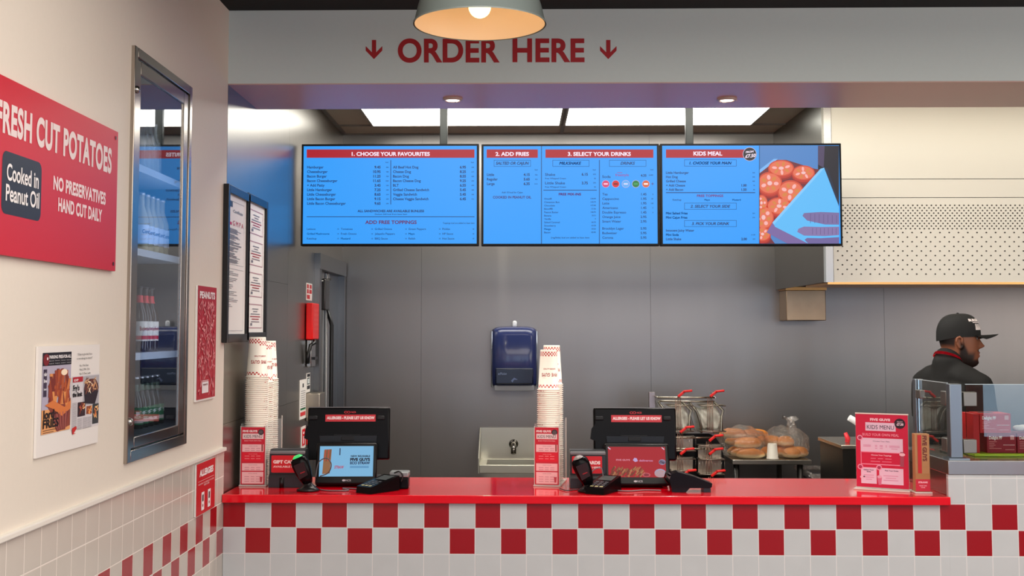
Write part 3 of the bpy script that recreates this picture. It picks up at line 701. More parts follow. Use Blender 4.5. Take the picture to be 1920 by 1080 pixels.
def make_bottle(name, label, group, h, r, gl, lab, cap, txt, txtc, band=None, foil=None):
    t = thing(name, label, 'bottle', (0,0,0), group=group)
    MB().lathe(bottle_prof(h, r, 0), n=20).build('glass_body', gl, t, local=True)
    MB().lathe([(r*.42,h*.955),(r*.46,h*.96),(r*.44,h*.995),(0,h)], n=16).build('cap', cap, t, local=True)
    if lab is not None:
        z0, z1 = h*.16, h*.46
        q = MB().lathe([(r+.0006,z0),(r+.0006,z1)], n=24)
        mats_ = [lab]
        if band is not None: q.mi = 1; q.lathe([(r+.0008,z0+.006),(r+.0008,z0+.02)], n=24); mats_.append(band)
        if foil is not None: MB().lathe([(r*.56,h*.745),(r*.425,h*.79),(r*.415,h*.86)], n=16).build('neck_foil', foil, t, local=True)
        q.build('label_paper', mats_, t, local=True)
        if txt:
            vs, fs = wrap_text(txt, r+.0014, r+.0014, h*.32, .015, -.35, 1.5)
            me = bpy.data.meshes.new('lettering'); me.from_pydata([(x, y, z) for x, y, z in vs], [], fs); me.materials.append(mat('ink_%d_%d_%d' % txtc, txtc, .5))
            link('lettering', me, t, True)
    return t
clear = mat('clear_bottle_glass', (206,214,216), .06, trans=.0, alpha=.35)
pale = mat('pale_beer_glass', (214,206,176), .06, alpha=.45)
brown = mat('brown_bottle_glass', (34,18,14), .08); dgreen = mat('dark_bottle_glass', (16,26,20), .08)
Bs = []
ORD = {3:('leftmost','middle','rightmost'),4:('leftmost','second from left','third from left','rightmost'),5:('leftmost','second from left','middle','fourth from left','rightmost')}
def place_row(proto, X, Y0, z, n, dy, labelf):
    for i in range(n):
        o = proto if i == 0 else dup(proto, (0,0,0))
        o.location = (X, Y0+dy*i, z); o['label'] = ORD[n][i]+' '+labelf
gapY = .066
b1 = make_bottle('glass_bottle', '', 'clear bottles on the top cabinet shelf', .225, .029, clear, None, mat('silver_cap', (200,200,205), .3, .8), None, None)
place_row(b1, BX, za*0+ya-.05, zs1+.001, 4, gapY, 'empty looking clear bottle on top shelf of drinks cabinet')
b2 = make_bottle('beer_bottle', '', 'pale bottles on the second cabinet shelf', .236, .030, pale, mat('white_blue_label', (196,204,222), .5), mat('silver_cap', (200,200,205), .3, .8), 'Corona', (20,34,90))
place_row(b2, BX, ya, z1s+.001, 5, gapY, 'clear beer bottle with blue lettered white label, second shelf of cabinet')
b3 = make_bottle('beer_bottle', '', 'dark bottles on the third cabinet shelf', .246, .032, brown, mat('cream_label', (214,208,200), .5), mat('black_cap', (30,28,30), .35), 'Budweiser', (150,20,30), band=mat('label_red_band', (190,30,44), .5), foil=mat('red_foil', (206,44,54), .4))
place_row(b3, -.27, yb_, z0s, 3, .07, 'dark beer bottle with red neck foil and cream label, third shelf of cabinet')
b4 = make_bottle('beer_bottle', '', 'green labelled bottles on the lowest cabinet shelf', .215, .031, dgreen, mat('green_label', (40,110,70), .5), mat('silver_cap', (200,200,205), .3, .8), 'B', (220,226,220), band=mat('label_pale_band', (206,190,180), .5), foil=mat('green_foil', (70,90,74), .4))
place_row(b4, BX, bp(252,713,X=BX).y, zs3+.001, 5, gapY, 'small dark beer bottle with green label, lowest shelf of cabinet')

# ------------------------------------------------------------------ certificate frames on the steel wall
def frame(px0, px1, yt, yb, label, docs):
    a = bp(px0, yt, X=.02); b_ = bp(px1, yb, X=.02); zt_ = bp(px0, yt, X=.02).z; zb_ = b_.z
    t = thing('picture_frame', label, 'picture frame', (0, (a.y+b_.y)/2, zb_))
    ring(a.y, b_.y, zb_, zt_, .028, .034, .034, .001, .022, bev=.002).build('frame_border', black, t)
    MB().box(.002, .010, a.y+.02, b_.y-.02, zb_+.02, zt_-.02).build('mount', mat('mount_board', (226,222,218), .5), t)
    s = Sheet(lambda u, v: Vector((.0105, u, v)), (1,0,0)); iy0, iy1 = a.y+.03, b_.y-.03; H = zt_-zb_-.07; top = zt_-.035
    docs(s, iy0, iy1, top, H); s.build('documents', t)
rr = random.Random(11)
def docs1(s, y0, y1, top, H):
    w = y1-y0; ink = (110,112,120)
    for v0, v1 in ((.04,.50),(.53,.98)):
        s.box(y0+.06*w, top-v1*H, y1-.12*w, top-v0*H, .0015, (150,150,156), 0)
    s.rect(y0+.1*w, top-.085*H, y0+.25*w, top-.045*H, (40,40,50), 1)
    s.text('Certificate', y0+.3*w, top-.12*H, .012, ink, 1, u1=y1-.2*w, vdir=1)
    s.rect(y0+.1*w, top-.215*H, y0+.22*w, top-.195*H, (200,40,60), 1); s.text('G M P A', y0+.28*w, top-.215*H, .02, (196,60,70), 1, u1=y1-.15*w, vdir=1)
    for i in range(40):
        v = .24+.0063*i
        if i % 7 == 6: continue
        s.rect(y0+.1*w, top-v*H-.002, y0+.1*w+w*rr.uniform(.2,.65), top-v*H, ink, 1)
    for i in range(22):
        v = .55+.012*i
        if i % 4 == 3: continue
        s.rect(y0+.1*w, top-v*H-.002, y0+.1*w+w*rr.uniform(.12,.5), top-v*H, ink, 1)
def docs2(s, y0, y1, top, H):
    w = y1-y0
    for k in range(4):
        v0 = .045+k*.245; v1 = v0+.19
        s.box(y0+.1*w, top-v1*H, y1-.1*w, top-v0*H, .004, (168,130,140), 0)
        for i, (uu, cc) in enumerate(((.3,(120,120,128)),(.2,(120,120,128)),(.45,(120,120,128)),(.5,(150,40,50)),(.35,(150,40,50)),(.4,(130,120,128)))):
            v = v0+.035+i*.02; s.rect(y0+(.5-uu*.6)*w, top-v*H-.004, y0+(.5+uu*.6)*w, top-v*H, cc, 1)
        s.rect(y0+.22*w, top-(v0+.17)*H, y0+.32*w, top-(v0+.15)*H, (110,110,120), 1)
frame(428.5, 465.5, 344, 641, 'black framed certificates on steel wall, the wide frame nearest the corner', docs1)
frame(466.5, 499.5, 361, 637, 'black frame holding a column of four small red bordered certificates', docs2)
# notices on the steel wall
def notice(name, label, px0, px1, yt, yb, draw, X0=.001):
    a = bp(px0, yt, X=X0+.002); b_ = bp(px1, yb, X=X0+.002)
    t = thing(name, label, 'notice', (X0, (a.y+b_.y)/2, b_.z))
    MB().box(X0, X0+.002, a.y, b_.y, b_.z, a.z).build('backing', mat('board_232_226_220', (232,226,220), .4), t)
    s = Sheet(lambda u, v: Vector((X0+.002, a.y+(b_.y-a.y)*u, a.z-(a.z-b_.z)*v)), (1,0,0)); draw(s); s.build('print', t)
def n1(s):
    for u, v, u1, v1 in ((.1,.08,.4,.3),(.55,.08,.9,.3),(.1,.36,.4,.6),(.5,.36,.92,.6),(.1,.68,.6,.92)): s.rect(u, v, u1, v1, (196,30,36), 0)
notice('fire_notice', 'small white notice with red symbols above red dispenser', 574.5, 585, 530, 564, n1)
def n2(s):
    s.rect(.4,.1,.6,.2,(40,40,44),0)
    for i in range(9): s.rect(.15,.28+i*.055,.85,.30+i*.055,(150,150,152),0)
    s.rect(.1,.72,.9,.77,(30,130,80),0); s.rect(.1,.82,.9,.92,(206,30,40),0)
notice('hygiene_notice', 'tall narrow white notice with red and green footer on steel wall', 562.5, 573.5, 713, 783, n2)
def n3(s):
    s.rect(.15,.05,.9,.2,(30,30,34),0); s.rect(.2,.25,.85,.6,(40,60,60),0); s.rect(.3,.3,.75,.55,(220,226,224),1); s.rect(.15,.66,.9,.85,(40,40,44),0)
notice('pictogram_notice', 'small black and white pictogram notice beside tall white notice', 574.8, 581.3, 700, 734, n3)
def n4(s): s.rect(.18,.12,.85,.88,(206,24,36),0); s.ell(.5,.3,.16,.06,(240,230,230),1); s.rect(.42,.45,.6,.8,(240,230,230),1)
notice('extinguisher_notice', 'white notice with red extinguisher symbol beside left till', 565, 573, 801, 838, n4)
# red dispenser with its black lever
a = bp(574, 568, X=.004); p0 = bp(574, 637, X=.004)
Yd0 = a.y; Yd1 = Yd0+.20; z1_, z0_ = a.z, p0.z
t = thing('wall_dispenser', 'bright red wall dispenser with black lever on steel side wall', 'dispenser', (0, Yd0+.1, z0_-.17))
MB().box(.003, .042, Yd0, Yd1, z0_, z1_, bev=.006).build('red_cover', mat('red_plastic', (240,16,14), .35), t)
s = Sheet(lambda u, v: Vector((.042, u, v)), (1,0,0), base=.0008)
for i_ in range(5): s.text('HAND FOAM', Yd0+.04, z1_-.045-.026*i_, .012, (250,130,116), 0, u1=Yd1-.03, vdir=1)
s.build('lettering', t)
MB().box(.003, .03, Yd0+.03, Yd1-.03, z0_-.15, z0_, bev=.004).build('back_plate', steel, t)
MB().tube([(.042,Yd0+.06,z0_-.004),(.046,Yd0+.03,z0_-.018),(.03,Yd0+.0,z0_-.03),(.018,Yd0-.01,z0_-.09),(.014,Yd0-.01,z0_-.13)], .010).box(.02,.045,Yd0+.06,Yd1-.05,z0_-.11,z0_-.095).build('lever', black, t)
# small steel wall box
a = bp(574, 738, X=.003)
t = MB().box(.003, .078, a.y, a.y+.17, a.z-.15, a.z, bev=.003).build('steel_wall_box', mat('box_steel', (180,170,155), .3, 1)); tag(t, 'small steel box fixed to side wall beneath the red dispenser', 'box')
a = bp(574, 800, X=.003)
t = MB().box(.003, .034, a.y, a.y+.1, a.z-.10, a.z, bev=.004).build('alarm_box', mat('red_plastic', (240,16,14), .35)); tag(t, 'small red alarm box on side wall half hidden by left till', 'alarm box')

# ================================================================== CUPS AND THEIR HOLDERS
paper = bpy.data.materials.new('printed_cup_paper'); paper.use_nodes = True
def cup_mat(M):
    nt = M.node_tree; q = N(nt); b = nt.nodes['Principled BSDF']; b.inputs['Roughness'].default_value = .5
    tc = nt.nodes.new('ShaderNodeTexCoord'); sp = nt.nodes.new('ShaderNodeSeparateXYZ'); nt.links.new(tc.outputs['Object'], sp.inputs[0])
    ang = q.m('MULTIPLY', q.m('ARCTAN2', sp.outputs[1], sp.outputs[0]), 17/PI)
    tot = None
    for z0 in (.012, .142):
        v = q.m('MULTIPLY', q.m('SUBTRACT', sp.outputs[2], z0), 1/.0062)
        inb = q.m('MULTIPLY', q.m('GREATER_THAN', v, 0), q.m('LESS_THAN', v, 3 if z0 > .1 else 2))
        ck = q.m('PINGPONG', q.m('ADD', q.m('ADD', q.m('FLOOR', ang), q.m('FLOOR', v)), 100), 1)
        r = q.m('MULTIPLY', inb, ck); tot = r if tot is None else q.m('MAXIMUM', tot, r)
    nt.links.new(q.mix(tot, lin((248,240,226)), lin((186,34,40))), b.inputs['Base Color'])
cup_mat(paper)
H, RR, RB = .168, .047, .0345
def cup_mesh():
    # upside down: rim at z = 0, closed base on top
    return MB().lathe([(RR-.004,.0012),(RR,.0),(RR+.0018,.0018),(RR+.001,.0044),(RR-.0035,.0052),(RB,H-.001),(RB-.001,H),(RB-.003,H-.001),(RB-.003,H-.010),(0,H-.010)], n=28).build('paper_cup', paper)
cup0 = cup_mesh()
def cup(x, y, z, rz, label, group, first=[True]):
    if first[0]: o = cup0; first[0] = False
    else: o = cup0.copy(); COL.objects.link(o)
    o.location = (x, y, z); o.rotation_euler = (0, 0, rz); tag(o, label, 'cup', group); return o
def holder(px0, ydist, rz, zs, side, npx):
    """acrylic box of inverted cups with a menu card on its front; zs = top heights of each stack"""
    c0 = bp(px0, 912, Z=ZC)   # front left foot
    wd = .104; dp = .105*len(zs)+.02; hh = .245
    hx = thing('cup_holder', 'clear acrylic cup holder with red kids menu card, %s' % side, 'cup holder', (c0.x, c0.y, ZC+.0005), rz)
    acr = mat('acrylic', (235,238,236), .05, trans=.0, alpha=.14); acr_e = mat('acrylic_edge', (236,226,216), .2, alpha=.75)
    q = MB().box(0, wd, 0, .004, .006, hh).box(0, .003, .004, dp, .006, hh+.01).box(wd-.003, wd, .004, dp, .006, hh+.01)
    q.build('walls', acr, hx, local=True)
    MB().box(-.004, wd+.004, -.006, dp, 0, .006, bev=.001).box(wd-.002, wd+.002, dp-.003, dp+.002, .006, hh+.02).box(-.001,.002,-.001,.002,.006,hh).box(wd-.002,wd+.001,-.001,.002,.006,hh).build('base_and_edges', acr_e, hx, local=True)
    card = MB().box(.003, wd-.003, -.0035, -.0005, .008, hh-.004).build('menu_card', mat('card_red', (206,30,52), .4), hx, local=True)
    ww = wd-.006; ch = hh-.012
    s = Sheet(lambda u, v: Vector((.003+ww*u, -.0035, hh-.004-ch*v)), (0,-1,0), base=.0004, step=.0003)
    pk = (246,196,196); cr = (216,40,60)
    s.text('FIVE GUYS', .06, .085, .032, (250,226,224), 1, u1=.68, bold=.06); s.ell(.83,.085,.12,.05,(40,34,36),1); s.ell(.83,.085,.09,.035,(90,80,82),2)
    s.rect(.06,.11,.94,.205,(244,214,212),1); s.text('KIDS MENU', .12, .185, .05, (40,36,40), 2, u1=.88, bold=0)
    s.text('BUILD YOUR OWN MEAL', .14, .245, .018, (250,210,208), 1, u1=.86, bold=.03)
    for v0, v1, c_ in ((.30,.43,pk),(.44,.60,(226,24,48)),(.63,.76,pk),(.78,.985,pk)): s.rect(.05,v0,.95,v1,c_,1); s.text('CHOOSE YOUR MEAL', .32, v0+.035, .012, (150,60,70) if c_ == pk else (250,180,180), 2, u1=.7)
    for i, (v_, c_) in enumerate(((.365,(196,120,130)),(.40,(196,120,130)),(.50,(250,160,160)),(.545,(250,160,160)),(.70,(196,120,130)),(.735,(196,120,130)),(.86,(196,120,130)),(.90,(196,120,130)),(.94,(196,120,130)))): s.rect(.16,v_,.36,v_+.008,c_,2); s.rect(.42,v_,.58,v_+.008,c_,2); s.rect(.64,v_,.82,v_+.008,c_,2)
    s.rect(.86,.30,.92,.42,(150,60,50),2); s.poly([(.80,.86),(.92,.86),(.90,.96),(.82,.96)],(200,70,80),2); s.ell(.86,.85,.06,.015,(240,190,190),3)
    me = s.build('card_print'); me.parent = card
    # stacks
    for k, zt_ in enumerate(zs):
        lx, ly = wd/2, .058+.103*k
        x = c0.x+lx*math.cos(rz)-ly*math.sin(rz); y = c0.y+lx*math.sin(rz)+ly*math.cos(rz)
        n = int(round((zt_-ZC-.008-H)/.0087))+1; pos = ('front','middle','rear')[k]
        for i in range(n):
            top = i == n-1
            o = cup(x+random.uniform(-.0006,.0006), y, ZC+.008+.0087*i, random.uniform(0,6), ('whole top cup of the %s stack in %s' % (pos, side)) if top else 'white paper cup nested in the %s stack, %s' % (pos, side), None if top else '%s cup stack of %s' % (pos, side))
            if top:
                o.rotation_euler = (0,0,0)
                for txt, zz, hh_, an, sp_ in (('FIVE GUYS', .072, .013, {0:-1.15,1:-.6,2:-.7}[k] if npx == 0 else -1.5, 1.7), ('BURGERS and FRIES', .092, .005, {0:-1.0,1:-.6,2:-.7}[k] if npx == 0 else -1.5, 1.3)):
                    sl = (RB-RR+.0035)/(H-.006)
                    vs, fs = wrap_text(txt, RR-.0030+.0012, RR-.0030+.0012+sl, zz, hh_, an, sp_, flip=True, bold=.025)
                    me = bpy.data.meshes.new('lettering'); me.from_pydata(vs, [], fs); me.materials.append(mat('cup_ink', (176,34,40), .5)); link('lettering', me, o, True)
cz = lambda py, px, y: bp(px, py, Y=y).z
holder(450, 0, math.radians(0), [cz(632,485,.22), cz(643,500,.33), cz(640,505,.43)], 'holder beside left wall', 0)
holder(1002, 0, math.radians(-9), [cz(657,1027,.22), cz(648,1027,.33)], 'holder at counter centre', 1)
# ================================================================== TILLS AND WHAT STANDS ROUND THEM
def quad_sheet(t, o, ux, vz, n, emit=0, **k):
    """sheet on a tilted panel: u, v in 0..1 from its top left corner"""
    return Sheet(lambda u, v: o+ux*u+vz*v, n, emit=emit, **k)
gloss_black = mat('till_black', (9,8,10), .25, spec=.14)
def till(px, rz, label, kind, dispw):
    c = bp(px, 905, Z=ZC); c = Vector((c.x, .27, ZC+.0005))
    t = thing('till', label, 'till', c, rz)
    MB().box(-.13,.13,-.02,.19,0,.022,bev=.006).build('base', black, t, local=True)
    MB().prism([(-.10,.02),(.10,.02),(.12,.20),(-.12,.20)], .03, .09).build('stand', black, t, local=True)
    T = Matrix.Translation((0,.03,.10)) @ Matrix.Rotation(math.radians(-7), 4, 'X')
    mo = MB().box(-.172,.172,0,.045,0,.218,M=T,bev=.008).build('monitor', gloss_black, t, local=True)
    MB().box(-.170,.170,.004,.044,.2165,.2195,M=T).build('top_edge', mat('till_grey_edge', (120,118,120), .35), mo, local=True)
    dgm = mat('till_dark_grey', (34,34,36), .4, spec=.2)
    for xa, xb in ((-.165,-.13),(.118,.15)): MB().box(xa,xb,-.012,.0,.165,.182,M=T,bev=.004).build('clip', dgm, mo, local=True)
    MB().box(-.06,.05,-.014,0,.10,.1035,M=T).box(-.03,.025,-.012,0,.078,.1005,M=T,bev=.003).build('bracket', dgm, mo, local=True)
    MB().prism([(-.165,0),(-.165,.08),(-.185,.09),(-.18,.13),(-.165,.15),(-.1,.15),(-.1,0)], -.002, .04, M=T).build('hinge', gloss_black, mo, local=True)
    s = Sheet(lambda u, v: T @ Vector((u, 0, v)), (0,-1,0.12), base=.001)
    for q in (-.013, -.001):
        for i in range(14):
            a0, a1 = 2*PI*i/14, 2*PI*(i+1)/14
            s.poly([(q+.0075*math.cos(a0), .197+.005*math.sin(a0)), (q+.0075*math.cos(a1), .197+.005*math.sin(a1)), (q+.005*math.cos(a1), .197+.003*math.sin(a1)), (q+.005*math.cos(a0), .197+.003*math.sin(a0))], (214,30,44), 0)
    s.text('NCR', .010, .1935, .007, (200,40,50), 0, u1=.030, vdir=1, bold=.03)
    me = s.build('emblem'); me.parent = mo
    MB().box(-.098,.112,-.004,0,.158,.187,M=T).build('allergy_strip', mat('strip_red', (206,34,48), .4), mo, local=True)
    s = Sheet(lambda u, v: T @ Vector((u, -.004, v)), (0,-1,0.12), base=.0008)
    s.text('ALLERGIES - PLEASE LET US KNOW', -.092, .168, .0105, (250,222,222), 0, u1=.108, vdir=1, bold=.06)
    me = s.build('lettering'); me.parent = mo
    D = Matrix.Translation((0,-.075,.012)) @ Matrix.Rotation(math.radians(-17), 4, 'X')
    w = dispw; dp = MB().box(-w,w,0,.02,0,.172,M=D,bev=.008).box(-w*.8,w*.8,.01,.09,.0,.05,M=D).build('customer_display', mat('display_bezel', (18,17,18), .3, spec=.2), t, local=True)
    s = Sheet(lambda u, v: D @ Vector((-w*.88+2*w*.88*u, 0, .157-.125*v)), (0,-1,.3), emit=.85, base=.0008, step=.0003)
    if kind == 0:
        s.rect(0,0,1,1,(130,190,230),0)
        s.poly([(.08,.12),(.22,.10),(.20,.90),(.06,.92)],(150,104,70),1)
        for i in range(4): s.poly([(.10+.03*i,.11),(.115+.03*i,.11),(.10+.03*i,.5),(.085+.03*i,.5)],((190,60,50),(120,70,50))[i % 2],2)
        s.rect(.365,.07,.385,.30,(40,50,80),1); s.text('STRAW', .28,.74,.09,(190,60,90),1,u1=.46,bold=.03,shear=.2)
        s.text('NEW REUSABLE', .58,.36,.055,(20,40,60),1,u1=.94,bold=.04); s.text('FIVE GUYS', .57,.49,.09,(16,24,44),1,u1=.94,bold=.06); s.text('ECO STRAW', .57,.60,.08,(30,50,90),1,u1=.94,bold=.05)
        for i in range(2): s.rect(.57,.66+.04*i,.92,.68+.04*i,(70,130,180),1)
    else:
        s.rect(0,0,1,1,(176,34,46),0)
        rq = random.Random(4)
        for i in range(70):
            u = rq.uniform(0,.6); v = rq.uniform(.74,.99); s.poly([(u,v),(u+.05,v-.08-rq.uniform(0,.06)),(u+.065,v-.08),(u+.015,min(1,v+.03))], rq.choice(((150,90,60),(120,60,44),(180,120,80))), 1+i*.01)
        for u,v,r,c_ in ((.94,.50,.09,(170,160,190)),(.94,.50,.07,(60,40,60)),(.90,.86,.17,(170,170,200)),(.90,.88,.13,(200,150,140)),(.66,.92,.07,(200,90,100)),(.66,.92,.045,(110,30,40))): s.ell(u,min(v,1-r*1.0) if False else v,min(r,1-u),r if v+r<=1 else 1-v,c_,2)
        s.text('FIVE GUYS', .14,.46,.05,(230,150,170),1,u1=.38,bold=.03); s.poly([(.43,.44),(.46,.36),(.50,.38),(.52,.47),(.47,.50)],(200,170,220),1); s.text('deliveroo', .54,.48,.06,(220,150,190),1,u1=.78,bold=.02)
        for u in (0,.94): s.poly([(u,.0),(u+.05,.07),(u+.04,.1),(u,.04)],(220,200,220),1)
    me = s.build('screen_picture'); me.parent = dp
    s = Sheet(lambda u, v: D @ Vector((u, 0, v)), (0,-1,.3), base=.001); s.text('NCR', 0, .012, .008, (170,170,175), 0, u1=.022, vdir=1); s.ell(-.008,.016,.007,.004,(190,190,195),0)
    me = s.build('emblem'); me.parent = dp
    return t
till(656, math.radians(3), 'left black till, its small screen showing a light blue straw advert', 0, .125)
till(1188, math.radians(-1), 'right black till, its small screen showing red delivery advert', 1, .133)
def gift(px, label):
    c = bp(px, 906, Z=ZC); t = thing('gift_card_box', label, 'box', (c.x, .20, ZC+.0005))
    dg = mat('charcoal_plastic', (40,42,46), .4)
    MB().prism([(0,0),(.10,0),(.10,.135),(.085,.15),(.02,.15),(0,.13),(-.0,.055),(-.018,.04),(-.018,0)], 0, .145, M=Matrix.Translation((.0,0,0)) @ Matrix.Rotation(PI/2, 4, 'Z')).build('case', dg, t, local=True)
    MB().box(-.145,0,.0,.015,.132,.146,M=Matrix(),bev=.004).build('top_edge', mat('till_grey_edge', (120,118,120), .35), t, local=True)
    s = Sheet(lambda u, v: Vector((-.137+.122*u, 0, .128-.07*v)), (0,-1,0), base=.001)
    s.rrect(0,0,1,1,.05,(210,22,34),0); s.text('GIFT CARDS', .06, .46, .17, (250,226,222), 1, u1=.94, bold=.06); s.text('AVAILABLE HERE', .06, .70, .1, (246,200,196), 1, u1=.94, bold=.05)
    me = s.build('label_print'); me.parent = t
    MB().tube([(-.09,-.02,.0),(-.09,-.02,.04)], .009).build('slot', black, t, local=True)
gift(581, 'dark gift card box with red label beside left till')
gift(1131, 'dark gift card box with red label beside right till')
def scanner(px, flip, label, lit):
    c = bp(px, 913, Z=ZC); t = thing('barcode_scanner', label, 'scanner', (c.x, .08, ZC+.0005))
    b = MB().lathe([(0,0),(.044,0),(.046,.006),(.03,.016),(.016,.03),(.014,.05)], n=24, M=Matrix.Diagonal((1,.8,1,1)))
    b.build('stand', black, t, local=True)
    T = Matrix.Translation((-.0,0,.03)) @ Matrix.Rotation(math.radians(-22), 4, 'Y') @ Matrix.Rotation(math.radians(4), 4, 'X')
    bd = MB(); bd.tube([(0,0,0),(0,.0,.02),(0,0,.05),(0,0,.085),(0,0,.105),(0,0,.118)], [.018,.026,.033,.036,.032,.012], n=20)
    bmesh.ops.transform(bd.bm, matrix=T @ Matrix.Diagonal((1,.75,1,1)), verts=bd.bm.verts); body = bd.build('handset', gloss_black, t, local=True)
    s = Sheet(lambda u, v: T @ Vector((u, -.028, v)), (0,-1,0), base=.002); s.poly([(-.02,.03),(.018,.035),(.022,.09),(-.022,.09)], (40,4,10), 0); s.rect(-.008,.05,.012,.054,(150,20,30),1); me = s.build('scan_window'); me.parent = body
    MB().ball((0,0,0), .02, 12, (1,.6,.35), M=T @ Matrix.Translation((0,0,.118))).build('status_light', mat('green_light', (60,220,110), .3, emit=.9) if lit else mat('scanner_top', (150,140,138), .25), t, local=True) if False else \
    MB().lathe([(0,.004),(.012,.003),(.018,-.002),(.022,-.006)], n=16, M=T @ Matrix.Translation((0,0,.118))).build('status_light', mat('green_light', (60,220,110), .3, emit=.9) if lit else mat('scanner_top', (150,140,138), .25), t, local=True)
    return c
scanner(588, 1, 'black barcode scanner with glowing green top before left till', True)
scanner(1100, 1, 'black barcode scanner with unlit top before right till', False)
def cable(name, pts, r, label, col=(60,58,60)):
    P = [Vector(p) for p in pts]; out = []
    for i in range(len(P)-1):
        a = P[max(i-1,0)]; b = P[i]; c = P[i+1]; d = P[min(i+2,len(P)-1)]
        for k in range(6):
            q = k/6; out.append(.5*((2*b)+(c-a)*q+(2*a-5*b+4*c-d)*q*q+(3*b-a-3*c+d)*q**3))
    out.append(P[-1])
    tag(MB().tube(out, r, n=6).build(name, mat('cable_%d' % col[0], col, .35)), label, 'cable')
k = lambda px, py, y: bp(px, py, Y=y)
zc = ZC+.0035
cable('cable', [k(592,895,.12), k(597,868,.13), k(612,859,.13), k(621,870,.13), k(616,886,.13), k(600,893,.13)], .0022, 'looped grey cable rising from the scanner by the left till', (90,88,90))
cable('cable', [(k(600,908,.1).x,.10,zc),(k(622,911,.1).x,.07,zc),(k(655,911,.1).x,.08,zc),(k(640,905,.1).x,.14,zc),(k(668,906,.1).x,.12,zc),(k(690,912,.1).x,.06,zc)], .0028, 'grey cable snaking on red counter before left till', (110,100,104))
cable('cable', [k(1107,892,.12), k(1113,881,.13), k(1127,878,.14), k(1131,893,.13)], .0022, 'looped grey cable rising from the scanner by the right till', (110,108,110))
cable('cable', [(k(1050,903,.1).x,.16,zc),(k(1062,907,.1).x,.10,zc),(k(1076,904,.1).x,.12,zc),(k(1084,904,.1).x,.13,zc)], .0024, 'short dark cable on counter between cup holder and scanner', (44,40,42))
cable('cable', [(k(1158,908,.1).x,.10,zc),(k(1180,910,.1).x,.09,zc),(k(1210,907,.1).x,.12,zc),(k(1240,908,.1).x,.11,zc)], .0028, 'grey cable lying on red counter before right till', (120,112,114))
def pinpad(px, rz, label, sc=1):
    c = bp(px, 915, Z=ZC); t = thing('card_reader', label, 'card reader', (c.x, .06, ZC+.0005), rz)
    MB().hexa([(-.04*sc,-.06,0),(.04*sc,-.06,0),(.045*sc,.10,0),(-.045*sc,.10,0)],[(-.038*sc,-.058,.026),(.038*sc,-.058,.026),(.043*sc,.10,.058),(-.043*sc,.10,.058)]).build('body', gloss_black, t, local=True)
    s = Sheet(lambda u, v: Vector((u, v, .026+(v+.058)*.203)), (0,-.2,1), base=.0008)
    s.rect(-.03,.035,.03,.088,(60,66,66),0)
    for i in range(4):
        for j in range(3): s.rect(-.026+.02*j,-.048+.018*i,-.012+.02*j,-.037+.018*i,((180,170,120) if i == 0 else (70,70,74)),0)
    me = s.build('keypad'); me.parent = t
pinpad(708, math.radians(-38), 'black card reader lying at right of left till')
pinpad(1122, math.radians(-28), 'black card reader lying between scanner and right till')
c = bp(757, 905, Z=ZC); t = thing('card_printer', 'small black and silver device on counter right of left till', 'card reader', (c.x, .15, ZC+.0005))
MB().box(-.038,.038,0,.07,0,.045,bev=.005).build('body', gloss_black, t, local=True); MB().box(-.039,.039,-.001,.071,.046,.068,bev=.005).build('silver_top', mat('silver_plastic', (140,144,144), .35, .3), t, local=True)
cable('cable', [k(722,893,.2), k(735,889,.16), k(748,884,.14), k(755,892,.14), k(752,903,.14)], .003, 'black coiled lead running to the small silver topped device', (36,34,36))
c = bp(1284, 912, Z=ZC); t = thing('payment_terminal', 'black wedge shaped payment handset leaning right of right till', 'card reader', (c.x, .12, ZC+.0005))
MB().prism([(-.075,0),(-.02,.0),(-.005,.016),(.075,.016),(.082,.02),(.084,.034),(.01,.062),(-.05,.078),(-.078,.07),(-.085,.05)], -.04, .04, smooth=False).build('body', mat('handset_black', (16,10,13), .25, spec=.2), t, local=True)
MB().box(.05,.078,-.036,.036,0,.016).build('foot', black, t, local=True)
MB().tube([(-.08,-.0,.06),(-.095,-.01,.075),(-.1,.0,.05),(-.085,.0,.03)], .004).build('lead', black, t, local=True)

# right hand menu stand and straw box
a = bp(1606, 916, Z=ZC); b_ = bp(1706, 922, Z=ZC)
ms = thing('menu_stand', 'pink red kids menu in upright acrylic stand at counter right', 'menu stand', ((a.x+b_.x)/2, (a.y+b_.y)/2, ZC+.0005), math.atan2(b_.y-a.y, b_.x-a.x))
w = (Vector(b_)-Vector(a)).length/2; hh = .302
acr_e = mat('acrylic_edge', (236,226,216), .2, alpha=.75)
MB().box(-w-.005,w+.005,-.035,.035,0,.006,bev=.001).build('foot', acr_e, ms, local=True)
MB().box(-w,w,-.003,.003,.006,hh).build('holder', mat('acrylic', (235,238,236), .05, alpha=.14), ms, local=True)
MB().box(-w,w,-.0035,.0035,hh,hh+.004).build('top_edge', mat('cream_edge', (250,226,214), .3), ms, local=True)
cardm = MB().box(-w+.002,w-.002,-.0048,-.0032,.009,hh-.001).build('menu_card', mat('card_magenta', (206,18,62), .4), ms, local=True)
s = Sheet(lambda u, v: Vector((-w+.002+(2*w-.004)*u, -.0048, hh-.001-(hh-.01)*v)), (0,-1,0), base=.0004, step=.0003)
pk = (232,196,214)
s.text('FIVE GUYS', .28,.085,.03,(246,196,206),1,u1=.67,bold=.07); s.rect(.19,.11,.77,.225,pk,1); s.text('KIDS MENU', .22,.20,.055,(50,40,60),2,u1=.74,bold=0)
s.ell(.85,.115,.105,.07,(40,20,34),1,n=28); s.text('FROM', .80,.10,.018,(230,200,210),2,u1=.90,bold=.03); s.text('£7.50', .79,.14,.03,(240,210,220),2,u1=.92,bold=.04)
s.text('BUILD YOUR OWN MEAL', .13,.295,.035,(250,170,190),1,u1=.83,bold=.02)
